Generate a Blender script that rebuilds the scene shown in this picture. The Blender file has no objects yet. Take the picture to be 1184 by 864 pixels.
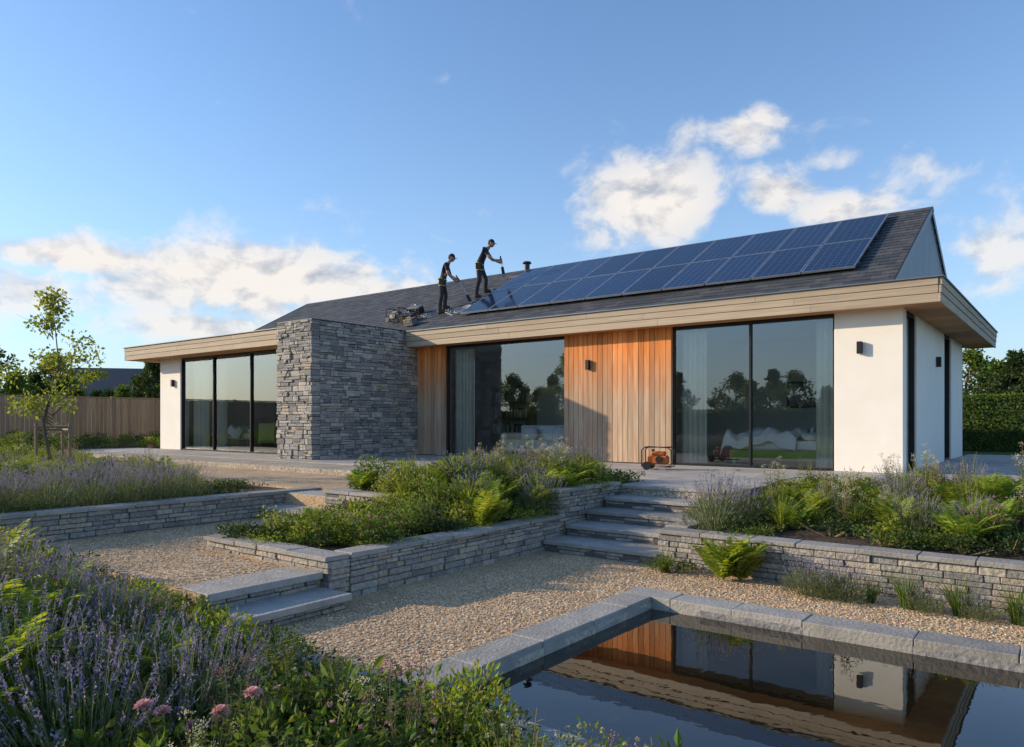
import bpy, math, random
import numpy as np
from mathutils import Vector, Matrix
random.seed(7); RNG=np.random.default_rng(7)
C=bpy.context; S=C.scene
S.view_settings.view_transform='Standard'; S.view_settings.look='None'; S.view_settings.exposure=0

# ------------------------------------------------------------------ builder
class V:
    def __init__(s): s.vs=[];s.fs=[];s.ms=[];s.n=0
    def add(s,v,f,m=0):
        v=np.asarray(v,float).reshape(-1,3); f=np.asarray(f,int)
        s.vs.append(v); s.fs.append(f+s.n); s.ms.append(np.full(len(f),m)); s.n+=len(v)
    def box(s,x0,x1,y0,y1,z0,z1,m=0,j=0.0,fn=None):
        v=np.array([[x,y,z] for z in (z0,z1) for y in (y0,y1) for x in (x0,x1)],float)
        if j: v+=RNG.uniform(-j,j,v.shape)
        if fn is not None: v=np.array([fn(*p) for p in v])
        s.add(v,[(0,2,3,1),(4,5,7,6),(0,1,5,4),(2,6,7,3),(0,4,6,2),(1,3,7,5)],m)
    def tube(s,pts,rad,m=0,n=6,cap=True):
        pts=np.asarray(pts,float); k=len(pts)
        rad=np.broadcast_to(np.asarray(rad,float),(k,))
        t=np.gradient(pts,axis=0); t/=np.linalg.norm(t,axis=1)[:,None]+1e-9
        ref=np.array([0,0,1.]) if abs(t[0][2])<.9 else np.array([1.,0,0])
        vs=[]
        for i in range(k):
            a=np.cross(t[i],ref); a/=np.linalg.norm(a)+1e-9; b=np.cross(t[i],a)
            for q in range(n):
                an=2*math.pi*q/n
                vs.append(pts[i]+rad[i]*(math.cos(an)*a+math.sin(an)*b))
        fs=[(i*n+q,(i+1)*n+q,(i+1)*n+(q+1)%n,i*n+(q+1)%n) for i in range(k-1) for q in range(n)]
        s.add(vs,fs,m)
        if cap:
            s.add(vs[:n],[list(range(n))],m); s.add(vs[-n:],[list(range(n))[::-1]],m)
    def ell(s,c,r,m=0,nu=12,nv=8,rot=None,fn=None):
        vs=[];fs=[]
        for i in range(nv+1):
            th=math.pi*i/nv
            for k in range(nu):
                ph=2*math.pi*k/nu
                p=np.array([math.sin(th)*math.cos(ph),math.sin(th)*math.sin(ph),math.cos(th)])
                if fn is not None: p=fn(p)
                p=p*np.array(r)
                if rot is not None: p=rot@p
                vs.append(p+np.array(c))
        for i in range(nv):
            for k in range(nu):
                fs.append((i*nu+k,(i+1)*nu+k,(i+1)*nu+(k+1)%nu,i*nu+(k+1)%nu))
        s.add(vs,fs,m)
    def leaves(s,P,D,L,W,m=0,fold=.15,U=None):
        n=len(P); D=D/(np.linalg.norm(D,axis=1)[:,None]+1e-9)
        R=RNG.normal(size=(n,3)) if U is None else U
        Sd=np.cross(D,R); Sd/=np.linalg.norm(Sd,axis=1)[:,None]+1e-9
        N=np.cross(Sd,D)
        L=np.broadcast_to(np.asarray(L,float),(n,))[:,None]; W=np.broadcast_to(np.asarray(W,float),(n,))[:,None]
        a=P; b=P+D*L*.45+Sd*W*.5+N*W*fold; c=P+D*L-N*L*.08; d=P+D*L*.45-Sd*W*.5+N*W*fold
        v=np.stack([a,b,c,d],1).reshape(-1,3)
        s.add(v,np.arange(n*4).reshape(n,4),m)
    def ribbons(s,paths,w,m=0):
        n,k,_=paths.shape
        t=paths[:,-1]-paths[:,0]; sd=np.cross(t,RNG.normal(size=(n,3))); sd/=np.linalg.norm(sd,axis=1)[:,None]+1e-9
        w=np.broadcast_to(np.asarray(w,float),(k,))
        A=paths+sd[:,None,:]*w[None,:,None]*.5; B=paths-sd[:,None,:]*w[None,:,None]*.5
        v=np.stack([A,B],2).reshape(-1,3)
        base=(np.arange(n)*k*2)[:,None]+(np.arange(k-1)*2)[None,:]
        base=base.ravel()
        s.add(v,np.stack([base,base+1,base+3,base+2],1),m)
    def mesh(s,name,mats,smooth=False):
        v=np.concatenate(s.vs); me=bpy.data.meshes.new(name)
        tot=np.concatenate([np.full(len(f),f.shape[1]) for f in s.fs]); lp=np.concatenate([f.ravel() for f in s.fs])
        mi=np.concatenate(s.ms)
        me.vertices.add(len(v)); me.vertices.foreach_set('co',v.ravel())
        me.loops.add(len(lp)); me.loops.foreach_set('vertex_index',lp)
        me.polygons.add(len(tot)); st=np.concatenate([[0],np.cumsum(tot)[:-1]])
        me.polygons.foreach_set('loop_start',st); me.polygons.foreach_set('loop_total',tot)
        me.polygons.foreach_set('material_index',mi)
        me.polygons.foreach_set('use_smooth',np.full(len(tot),smooth))
        me.update(calc_edges=True); me.validate()
        for m in (mats if isinstance(mats,(list,tuple)) else [mats]): me.materials.append(m)
        HT[me.name]=float(v[:,2].max())
        return me
    def build(s,name,mats,parent=None,smooth=False,bevel=0):
        o=bpy.data.objects.new(name,s.mesh(name,mats,smooth)); C.collection.objects.link(o)
        if parent: o.parent=parent
        if bevel:
            b=o.modifiers.new('bev','BEVEL'); b.width=bevel; b.segments=1; b.limit_method='ANGLE'
        return o
HT={}
def empty(name):
    o=bpy.data.objects.new(name,None); C.collection.objects.link(o); return o
def inst(name,me,parent,loc,rz=0,sc=1,rot=None):
    o=bpy.data.objects.new(name,me); C.collection.objects.link(o); o.parent=parent
    o.location=loc; o.rotation_euler=rot if rot else (random.uniform(-.05,.05),random.uniform(-.05,.05),rz)
    o.scale=(sc,sc,sc) if not isinstance(sc,tuple) else sc; return o

# ------------------------------------------------------------------ materials
def ramp(nt,stops,const=False):
    r=nt.nodes.new('ShaderNodeValToRGB'); cr=r.color_ramp
    if const: cr.interpolation='CONSTANT'
    while len(cr.elements)<len(stops): cr.elements.new(.5)
    for e,(p,c) in zip(cr.elements,stops): e.position=p; e.color=(*c,1) if len(c)==3 else c
    return r
def M(name,c1,c2=None,rough=.8,ns=4,isl=0,bump=0,bs=40,metal=0,spec=.4,stretch=(1,1,1),pal=None,palmix=.8,trans=0):
    m=bpy.data.materials.new(name); m.use_nodes=True; nt=m.node_tree; N=nt.nodes; L=nt.links
    b=N['Principled BSDF']; b.inputs['Roughness'].default_value=rough; b.inputs['Metallic'].default_value=metal
    b.inputs['Specular IOR Level'].default_value=spec if not trans else .25
    tc=N.new('ShaderNodeTexCoord'); mp=N.new('ShaderNodeMapping'); mp.inputs['Scale'].default_value=stretch
    L.new(tc.outputs['Object'],mp.inputs[0])
    c2=c2 or tuple(x*.75 for x in c1)
    nz=N.new('ShaderNodeTexNoise'); nz.inputs['Scale'].default_value=ns; nz.inputs['Detail'].default_value=1 if trans else 6; nz.inputs['Roughness'].default_value=.6
    L.new(mp.outputs[0],nz.inputs['Vector'])
    r=ramp(nt,[(.33,c1),(.68,c2)]); L.new(nz.outputs['Fac'],r.inputs[0]); col=r.outputs[0]
    geo=None
    if pal or isl: geo=N.new('ShaderNodeNewGeometry')
    if pal:
        pr=ramp(nt,[(i/len(pal),c) for i,c in enumerate(pal)],True); L.new(geo.outputs['Random Per Island'],pr.inputs[0])
        mx=N.new('ShaderNodeMixRGB'); mx.inputs[0].default_value=palmix; L.new(col,mx.inputs[1]); L.new(pr.outputs[0],mx.inputs[2])
        m2=N.new('ShaderNodeMixRGB'); m2.blend_type='MULTIPLY'; m2.inputs[0].default_value=.75
        nn=N.new('ShaderNodeTexNoise'); nn.inputs['Scale'].default_value=ns*4; nn.inputs['Detail'].default_value=5; L.new(mp.outputs[0],nn.inputs['Vector'])
        rr=ramp(nt,[(.3,(.55,.55,.55)),(.7,(1.25,1.22,1.18))]); L.new(nn.outputs['Fac'],rr.inputs[0])
        L.new(mx.outputs[0],m2.inputs[1]); L.new(rr.outputs[0],m2.inputs[2]); col=m2.outputs[0]
    if isl:
        hs=N.new('ShaderNodeHueSaturation'); ma=N.new('ShaderNodeMath'); ma.operation='MULTIPLY_ADD'
        ma.inputs[1].default_value=isl; ma.inputs[2].default_value=1-isl/2; L.new(geo.outputs['Random Per Island'],ma.inputs[0])
        L.new(ma.outputs[0],hs.inputs['Value'])
        if trans:
            w=N.new('ShaderNodeMath'); w.operation='PINGPONG'; w.inputs[1].default_value=.07
            mm=N.new('ShaderNodeMath'); mm.operation='MULTIPLY'; mm.inputs[1].default_value=3.7; L.new(geo.outputs['Random Per Island'],mm.inputs[0]); L.new(mm.outputs[0],w.inputs[0])
            w2=N.new('ShaderNodeMath'); w2.inputs[1].default_value=.46; L.new(w.outputs[0],w2.inputs[0]); L.new(w2.outputs[0],hs.inputs['Hue'])
        L.new(col,hs.inputs['Color']); col=hs.outputs[0]
    L.new(col,b.inputs['Base Color'])
    if bump:
        bn=N.new('ShaderNodeTexNoise'); bn.inputs['Scale'].default_value=bs; bn.inputs['Detail'].default_value=6; L.new(mp.outputs[0],bn.inputs['Vector'])
        bp=N.new('ShaderNodeBump'); bp.inputs['Strength'].default_value=bump; bp.inputs['Distance'].default_value=.02
        L.new(bn.outputs['Fac'],bp.inputs['Height']); L.new(bp.outputs[0],b.inputs['Normal'])
    if trans:
        t=N.new('ShaderNodeBsdfTranslucent'); mx=N.new('ShaderNodeMixShader'); mx.inputs[0].default_value=trans
        g=N.new('ShaderNodeMixRGB'); g.blend_type='MULTIPLY'; g.inputs[0].default_value=1; g.inputs[2].default_value=(1.5,1.4,.7,1); L.new(col,g.inputs[1]); L.new(g.outputs[0],t.inputs['Color'])
        L.new(b.outputs[0],mx.inputs[1]); L.new(t.outputs[0],mx.inputs[2]); L.new(mx.outputs[0],N['Material Output'].inputs[0])
    return m
stonepal=[(.30,.28,.25),(.40,.365,.32),(.46,.41,.34),(.22,.21,.20),(.35,.315,.275),(.50,.43,.34),(.32,.305,.285),(.42,.345,.26)]
m_stone=M('stone_masonry',(.38,.345,.30),(.28,.255,.23),.9,6,pal=stonepal,bump=1.0,bs=28)
stonepal2=[(.30,.285,.27),(.42,.40,.365),(.50,.46,.40),(.20,.195,.195),(.35,.33,.31),(.54,.48,.39),(.31,.30,.29),(.45,.375,.29),(.25,.24,.235)]
m_stone2=M('grey_stone_masonry',(.38,.36,.335),(.27,.255,.24),.9,6,pal=stonepal2,palmix=.9,bump=1.0,bs=24)
m_mortar=M('mortar',(.15,.14,.13),rough=.95,bump=.5)
m_coping=M('coping_stone',(.38,.345,.30),(.27,.25,.22),.85,5,isl=.35,bump=.5,bs=36)
m_paving=M('paving_stone',(.46,.42,.37),(.35,.32,.285),.8,3,isl=.3,bump=.3,bs=40)
m_render=M('warm_white_render',(.88,.82,.73),(.84,.775,.68),.85,2,bump=.08,bs=120)
m_inwall=M('interior_plaster',(.70,.68,.64),(.66,.64,.60),.9,2)
m_floor=M('interior_floor',(.50,.39,.27),(.40,.31,.21),.45,3,stretch=(1,8,1))
m_slate=M('roof_slate',(.08,.085,.095),(.055,.058,.065),.6,5,pal=[(.055,.06,.07),(.085,.09,.10),(.07,.073,.08),(.11,.112,.12)],bump=.3,bs=30)
m_black=M('dark_aluminium',(.035,.035,.037),rough=.4,metal=.5)
m_gable=M('zinc_cladding',(.16,.18,.21),(.13,.15,.18),.5,3,isl=.15,metal=.3,stretch=(1,1,.2))
m_membrane=M('roof_membrane',(.09,.09,.095),rough=.9)
m_fascia=M('weathered_larch',(.50,.395,.28),(.36,.275,.195),.75,3,isl=.2,stretch=(.35,3,14),bump=.3,bs=8)
m_fasciaS=M('weathered_larch_side',(.50,.395,.28),(.36,.275,.195),.75,3,isl=.2,stretch=(3,.35,14),bump=.3,bs=8)
m_soffit=M('larch_soffit',(.58,.30,.12),(.44,.21,.08),.7,3,isl=.3,stretch=(.5,8,8),bump=.2,bs=8)
m_fence=M('fence_timber',(.36,.26,.16),(.26,.185,.12),.85,3,isl=.4,stretch=(6,6,.5),bump=.3,bs=10)
m_soil=M('garden_soil',(.085,.056,.038),(.045,.031,.022),.95,6,bump=1,bs=25)
m_grass=M('lawn_grass',(.08,.12,.03),(.05,.085,.02),.9,8,bump=1,bs=60)
m_leaf=M('leaf_green',(.14,.20,.035),(.08,.13,.022),.55,3,isl=.8,trans=.38)
m_leafY=M('leaf_yellow_green',(.27,.32,.045),(.18,.23,.032),.55,3,isl=.7,trans=.42)
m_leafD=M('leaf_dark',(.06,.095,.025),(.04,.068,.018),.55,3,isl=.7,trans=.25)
m_fern=M('fern_green',(.28,.36,.05),(.18,.26,.035),.55,3,isl=.5,trans=.42)
m_lavleaf=M('lavender_leaf',(.20,.23,.11),(.13,.16,.075),.7,3,isl=.7,trans=.25)
m_lav=M('lavender_flower',(.33,.27,.40),(.22,.185,.29),.7,3,isl=.8,trans=.15)
m_pink=M('pink_petal',(.80,.50,.55),(.65,.36,.42),.6,3,isl=.4,trans=.25)
m_dpink=M('dusky_pink_flower',(.42,.21,.22),(.27,.13,.12),.7,3,isl=.6,trans=.2)
m_white=M('cream_petal',(.6,.58,.42),(.5,.48,.3),.6,3,isl=.4,trans=.25)
m_straw=M('dry_stem',(.36,.28,.14),(.24,.18,.09),.8,3,isl=.5,trans=.2)
m_bark=M('bark',(.15,.11,.08),(.09,.065,.045),.9,8,bump=.6,bs=30,stretch=(1,1,.3))
m_linen=M('white_linen',(.88,.87,.85),(.83,.82,.81),.9,4,bump=.2,bs=20)
m_curtain=M('sheer_curtain',(.84,.83,.78),(.78,.77,.72),.9,4,trans=.3)
m_green=M('sage_fabric',(.42,.49,.14),(.36,.43,.12),.9,20)
m_art=M('framed_print',(.5,.47,.42),(.12,.12,.13),.6,5)
m_alu=M('aluminium',(.55,.56,.58),rough=.35,metal=.9)
m_shirt=M('dark_shirt',(.028,.03,.037),(.016,.018,.024),.9,10,bump=.5,bs=14)
m_trouser=M('work_trousers',(.045,.045,.046),(.025,.025,.027),.9,10,bump=.5,bs=14)
m_hivis=M('webbing_strap',(.50,.50,.09),(.38,.38,.07),.6)
m_skin=M('skin',(.46,.26,.17),(.40,.22,.14),.5,10)
m_hair=M('dark_cap',(.02,.018,.018),rough=.8)
m_lip=M('lip',(.3,.13,.1),rough=.5)
m_boot=M('leather_boot',(.07,.045,.028),rough=.6)
m_orange=M('orange_plastic',(.62,.16,.03),(.5,.12,.02),.45)
m_rubber=M('black_rubber',(.02,.02,.02),rough=.6)
m_brown=M('brown_case',(.16,.10,.06),rough=.6)
m_greyp=M('grey_plastic',(.16,.16,.16),rough=.5)
m_hose=M('grey_hose',(.4,.4,.4),rough=.6)

def gravel_mat(name,stops,sc):
    m=bpy.data.materials.new(name); m.use_nodes=True; nt=m.node_tree; N=nt.nodes; L=nt.links; b=N['Principled BSDF']
    b.inputs['Roughness'].default_value=.85; b.inputs['Specular IOR Level'].default_value=.3
    tc=N.new('ShaderNodeTexCoord'); vo=N.new('ShaderNodeTexVoronoi'); vo.inputs['Scale'].default_value=sc; L.new(tc.outputs['Object'],vo.inputs['Vector'])
    sp=N.new('ShaderNodeSeparateColor'); L.new(vo.outputs['Color'],sp.inputs[0])
    r=ramp(nt,stops,False); L.new(sp.outputs[0],r.inputs[0])
    d=ramp(nt,[(0,(1.1,1.1,1.1)),(.4,(1,1,1)),(.8,(.5,.46,.42))]); L.new(vo.outputs['Distance'],d.inputs[0])
    mx=N.new('ShaderNodeMixRGB'); mx.blend_type='MULTIPLY'; mx.inputs[0].default_value=1; L.new(r.outputs[0],mx.inputs[1]); L.new(d.outputs[0],mx.inputs[2])
    nz=N.new('ShaderNodeTexNoise'); nz.inputs['Scale'].default_value=1.3; nz.inputs['Detail'].default_value=5; L.new(tc.outputs['Object'],nz.inputs['Vector'])
    r2=ramp(nt,[(.3,(.76,.73,.69)),(.7,(1.12,1.1,1.08))]); L.new(nz.outputs['Fac'],r2.inputs[0])
    m2=N.new('ShaderNodeMixRGB'); m2.blend_type='MULTIPLY'; m2.inputs[0].default_value=1; L.new(mx.outputs[0],m2.inputs[1]); L.new(r2.outputs[0],m2.inputs[2])
    L.new(m2.outputs[0],b.inputs['Base Color'])
    iv=N.new('ShaderNodeMath'); iv.operation='SUBTRACT'; iv.inputs[0].default_value=1; L.new(vo.outputs['Distance'],iv.inputs[1])
    bp=N.new('ShaderNodeBump'); bp.inputs['Strength'].default_value=.6; bp.inputs['Distance'].default_value=.01; L.new(iv.outputs[0],bp.inputs['Height']); L.new(bp.outputs[0],b.inputs['Normal'])
    return m
gst=[(0,(.46,.31,.17)),(.3,(.66,.46,.27)),(.6,(.76,.56,.35)),(.85,(.56,.41,.26)),(1,(.82,.68,.48))]
m_gravel=gravel_mat('tan_gravel',gst,65)
m_gravelg=gravel_mat('pale_gravel',[(0,(.36,.31,.25)),(.5,(.50,.44,.36)),(1,(.62,.56,.48))],40)
m_pebble=M('gravel_pebble',(.60,.45,.30),(.5,.37,.24),.85,20,pal=[(.46,.31,.17),(.66,.46,.28),(.76,.56,.36),(.54,.40,.26),(.80,.67,.48),(.66,.43,.24)],palmix=.9)

def clad_mat():
    m=bpy.data.materials.new('larch_cladding'); m.use_nodes=True; nt=m.node_tree; N=nt.nodes; L=nt.links; b=N['Principled BSDF']
    b.inputs['Roughness'].default_value=.75; b.inputs['Specular IOR Level'].default_value=.3
    g=N.new('ShaderNodeNewGeometry'); sx=N.new('ShaderNodeSeparateXYZ'); L.new(g.outputs['Position'],sx.inputs[0])
    tc=N.new('ShaderNodeTexCoord'); mp=N.new('ShaderNodeMapping'); mp.inputs['Scale'].default_value=(9,9,.7); L.new(tc.outputs['Object'],mp.inputs[0])
    nz=N.new('ShaderNodeTexNoise'); nz.inputs['Scale'].default_value=2.2; nz.inputs['Detail'].default_value=8; L.new(mp.outputs[0],nz.inputs['Vector'])
    mr=N.new('ShaderNodeMapRange'); mr.inputs[1].default_value=2.0; mr.inputs[2].default_value=3.3; L.new(sx.outputs[2],mr.inputs[0])
    a=N.new('ShaderNodeMath'); a.operation='MULTIPLY_ADD'; a.inputs[1].default_value=1.0; a.inputs[2].default_value=-.45; L.new(nz.outputs['Fac'],a.inputs[0])
    ad=N.new('ShaderNodeMath'); ad.use_clamp=True; L.new(mr.outputs[0],ad.inputs[0]); L.new(a.outputs[0],ad.inputs[1])
    c1=ramp(nt,[(.3,(.52,.375,.25)),(.7,(.36,.26,.18))]); L.new(nz.outputs['Fac'],c1.inputs[0])
    c2=ramp(nt,[(.3,(.82,.30,.08)),(.7,(.60,.19,.045))]); L.new(nz.outputs['Fac'],c2.inputs[0])
    mx=N.new('ShaderNodeMixRGB'); L.new(ad.outputs[0],mx.inputs[0]); L.new(c1.outputs[0],mx.inputs[1]); L.new(c2.outputs[0],mx.inputs[2])
    hs=N.new('ShaderNodeHueSaturation'); ma=N.new('ShaderNodeMath'); ma.operation='MULTIPLY_ADD'; ma.inputs[1].default_value=.5; ma.inputs[2].default_value=.75
    L.new(g.outputs['Random Per Island'],ma.inputs[0]); L.new(ma.outputs[0],hs.inputs['Value']); L.new(mx.outputs[0],hs.inputs['Color'])
    L.new(hs.outputs[0],b.inputs['Base Color'])
    bp=N.new('ShaderNodeBump'); bp.inputs['Strength'].default_value=.3; bp.inputs['Distance'].default_value=.01; L.new(nz.outputs['Fac'],bp.inputs['Height']); L.new(bp.outputs[0],b.inputs['Normal'])
    return m
m_clad=clad_mat()
def glass_mat():
    m=bpy.data.materials.new('window_glass'); m.use_nodes=True; nt=m.node_tree; N=nt.nodes; L=nt.links
    N.remove(N['Principled BSDF'])
    t=N.new('ShaderNodeBsdfTransparent'); t.inputs[0].default_value=(.92,.95,.94,1)
    g=N.new('ShaderNodeBsdfGlossy'); g.inputs['Roughness'].default_value=0; g.inputs[0].default_value=(.9,.95,1,1)
    f=N.new('ShaderNodeFresnel'); f.inputs[0].default_value=1.5; a=N.new('ShaderNodeMath'); a.operation='MULTIPLY_ADD'; a.use_clamp=True; a.inputs[1].default_value=1.5; a.inputs[2].default_value=.10
    L.new(f.outputs[0],a.inputs[0]); mx=N.new('ShaderNodeMixShader'); L.new(a.outputs[0],mx.inputs[0]); L.new(t.outputs[0],mx.inputs[1]); L.new(g.outputs[0],mx.inputs[2])
    L.new(mx.outputs[0],N['Material Output'].inputs[0]); return m
m_glass=glass_mat()
def solar_mat():
    m=bpy.data.materials.new('solar_cells'); m.use_nodes=True; nt=m.node_tree; N=nt.nodes; L=nt.links; b=N['Principled BSDF']
    uv=N.new('ShaderNodeUVMap'); ms=N.new('ShaderNodeVectorMath'); ms.operation='MULTIPLY'; ms.inputs[1].default_value=(6,10,0); L.new(uv.outputs[0],ms.inputs[0])
    fr=N.new('ShaderNodeVectorMath'); fr.operation='FRACTION'; L.new(ms.outputs[0],fr.inputs[0])
    sb=N.new('ShaderNodeVectorMath'); sb.operation='SUBTRACT'; sb.inputs[1].default_value=(.5,.5,0); L.new(fr.outputs[0],sb.inputs[0])
    ab=N.new('ShaderNodeVectorMath'); ab.operation='ABSOLUTE'; L.new(sb.outputs[0],ab.inputs[0]); sx=N.new('ShaderNodeSeparateXYZ'); L.new(ab.outputs[0],sx.inputs[0])
    mxm=N.new('ShaderNodeMath'); mxm.operation='MAXIMUM'; L.new(sx.outputs[0],mxm.inputs[0]); L.new(sx.outputs[1],mxm.inputs[1])
    gt=N.new('ShaderNodeMath'); gt.operation='GREATER_THAN'; gt.inputs[1].default_value=.475; L.new(mxm.outputs[0],gt.inputs[0])
    mx=N.new('ShaderNodeMixRGB'); mx.inputs[1].default_value=(.008,.017,.05,1); mx.inputs[2].default_value=(.08,.12,.20,1); L.new(gt.outputs[0],mx.inputs[0])
    g=N.new('ShaderNodeNewGeometry'); hs=N.new('ShaderNodeHueSaturation'); ma=N.new('ShaderNodeMath'); ma.operation='MULTIPLY_ADD'; ma.inputs[1].default_value=.6; ma.inputs[2].default_value=.7
    L.new(g.outputs['Random Per Island'],ma.inputs[0]); L.new(ma.outputs[0],hs.inputs['Value']); L.new(mx.outputs[0],hs.inputs['Color']); L.new(hs.outputs[0],b.inputs['Base Color'])
    b.inputs['Roughness'].default_value=.12; b.inputs['Specular IOR Level'].default_value=.3
    return m
m_solar=solar_mat()
def water_mat():
    m=bpy.data.materials.new('pond_water'); m.use_nodes=True; nt=m.node_tree; N=nt.nodes; L=nt.links; b=N['Principled BSDF']
    tc=N.new('ShaderNodeTexCoord'); nz=N.new('ShaderNodeTexNoise'); nz.inputs['Scale'].default_value=1.2; nz.inputs['Detail'].default_value=4; L.new(tc.outputs['Object'],nz.inputs['Vector'])
    r=ramp(nt,[(.35,(.006,.006,.004)),(.8,(.028,.019,.008))]); L.new(nz.outputs['Fac'],r.inputs[0]); L.new(r.outputs[0],b.inputs['Base Color'])
    b.inputs['Roughness'].default_value=.0; b.inputs['IOR'].default_value=1.5; b.inputs['Specular IOR Level'].default_value=.75
    n2=N.new('ShaderNodeTexNoise'); n2.inputs['Scale'].default_value=3.5; n2.inputs['Detail'].default_value=3; L.new(tc.outputs['Object'],n2.inputs['Vector'])
    bp=N.new('ShaderNodeBump'); bp.inputs['Strength'].default_value=.03; bp.inputs['Distance'].default_value=.02; L.new(n2.outputs['Fac'],bp.inputs['Height']); L.new(bp.outputs[0],b.inputs['Normal'])
    return m
m_water=water_mat()

# ------------------------------------------------------------------ camera / sun / sky
A=math.radians(37.7)
cam=bpy.data.cameras.new('camera'); co=bpy.data.objects.new('camera',cam); C.collection.objects.link(co); S.camera=co
cam.sensor_width=36; cam.lens=851/1184*36; cam.shift_y=54/1184; cam.clip_end=5000; cam.clip_start=.05
co.location=(0,0,1.65); co.rotation_euler=(math.pi/2,0,A)
sd=Vector((-7.1,-4.1,2.75)).normalized()
el=math.asin(sd.z); az=math.atan2(sd.x,sd.y)
sun=bpy.data.lights.new('sun','SUN'); sun.energy=5.0; sun.angle=math.radians(.55); sun.color=(1,.83,.60)
so=bpy.data.objects.new('sun',sun); C.collection.objects.link(so); so.rotation_euler=sd.to_track_quat('Z','Y').to_euler()
W=bpy.data.worlds.new('World'); S.world=W; W.use_nodes=True; nt=W.node_tree; N=nt.nodes; L=nt.links
bg=N['Background']; STR=.15; bg.inputs[1].default_value=STR
sky=N.new('ShaderNodeTexSky'); sky.sky_type='NISHITA'; sky.sun_disc=False; sky.sun_elevation=el; sky.sun_rotation=az%(2*math.pi)
sky.air_density=1.0; sky.dust_density=.5; sky.ozone_density=2.0
tc=N.new('ShaderNodeTexCoord'); sp=N.new('ShaderNodeSeparateXYZ'); L.new(tc.outputs['Generated'],sp.inputs[0])
def mt(op,a,b=None,c=None,clamp=False):
    n=N.new('ShaderNodeMath'); n.operation=op; n.use_clamp=clamp
    for i,x in enumerate((a,b,c)):
        if x is None: continue
        if isinstance(x,(int,float)): n.inputs[i].default_value=x
        else: L.new(x,n.inputs[i])
    return n.outputs[0]
AZ=mt('ARCTAN2',sp.outputs[0],sp.outputs[1]); EL=mt('ARCSINE',sp.outputs[2])
gn=N.new('ShaderNodeMixRGB'); gn.blend_type='MULTIPLY'; gn.inputs[0].default_value=1; gn.inputs[2].default_value=(1.12,1.36,1.60,1); L.new(sky.outputs[0],gn.inputs[1])
hz=mt('EXPONENT',mt('MULTIPLY',mt('ABSOLUTE',EL),-5.6))
hm=N.new('ShaderNodeMixRGB'); L.new(mt('MULTIPLY',hz,.80),hm.inputs[0]); L.new(gn.outputs[0],hm.inputs[1]); hm.inputs[2].default_value=(.54/STR,.64/STR,.76/STR,1)
SKY=hm.outputs[0]
blobs=[(755,232,92,52,1.05),(735,190,50,26,.55),(795,155,30,22,.55),(870,148,52,30,.85),(893,220,58,34,.85),(975,243,75,24,.85),(955,188,60,16,.5),(1060,205,70,50,.42),(1150,300,90,60,.62),
 (95,298,150,28,1.0),(290,325,230,52,1.05),(450,340,110,28,.85),(225,376,130,26,.8),(65,234,24,10,.55),(415,295,30,12,.6),(20,240,30,10,.4),(60,330,150,45,.7)]
mask=None
for (x,y,w,h,s_) in blobs:
    u=(x-592)/851; a0=-A+math.atan(u); e0=math.atan((486-y)/851*math.cos(math.atan(u)))
    wa=w/851*math.cos(math.atan(u))**2; ha=h/851*math.cos(math.atan(u))
    dx=mt('MULTIPLY',mt('SUBTRACT',AZ,a0),1/wa); dy=mt('MULTIPLY',mt('SUBTRACT',EL,e0),1/ha)
    d=mt('ADD',mt('MULTIPLY',dx,dx),mt('MULTIPLY',dy,dy))
    k=mt('MULTIPLY',mt('EXPONENT',mt('MULTIPLY',d,-.9)),s_)
    mask=k if mask is None else mt('MAXIMUM',mask,k)
def cn(off,scale,det):
    mp=N.new('ShaderNodeMapping'); mp.inputs['Location'].default_value=off; mp.inputs['Scale'].default_value=(1,1,1.5); L.new(tc.outputs['Generated'],mp.inputs[0])
    n=N.new('ShaderNodeTexNoise'); n.inputs['Scale'].default_value=scale; n.inputs['Detail'].default_value=det; n.inputs['Roughness'].default_value=.58; n.inputs['Distortion'].default_value=.25
    L.new(mp.outputs[0],n.inputs['Vector']); return n.outputs['Fac']
n1=cn((0,0,0),13,9); n2=cn((.012,.006,-.02),13,6)
den=mt('ADD',mt('MULTIPLY',mask,1.2),mt('MULTIPLY',mt('SUBTRACT',n1,.5),2.2))
mr=N.new('ShaderNodeMapRange'); mr.interpolation_type='SMOOTHSTEP'; mr.inputs[1].default_value=.30; mr.inputs[2].default_value=.90; L.new(den,mr.inputs[0])
cov=mt('MULTIPLY',mr.outputs[0],mt('MULTIPLY_ADD',mask,.5,.52),clamp=True)
lit=mt('MULTIPLY_ADD',mt('SUBTRACT',n1,n2),3.6,.66,clamp=True)
cr=ramp(nt,[(0,(.50/STR,.54/STR,.62/STR)),(.75,(.95/STR,.90/STR,.85/STR))]); L.new(lit,cr.inputs[0])
mx=N.new('ShaderNodeMixRGB'); L.new(cov,mx.inputs[0]); L.new(SKY,mx.inputs[1]); L.new(cr.outputs[0],mx.inputs[2])
L.new(mx.outputs[0],bg.inputs[0])

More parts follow.
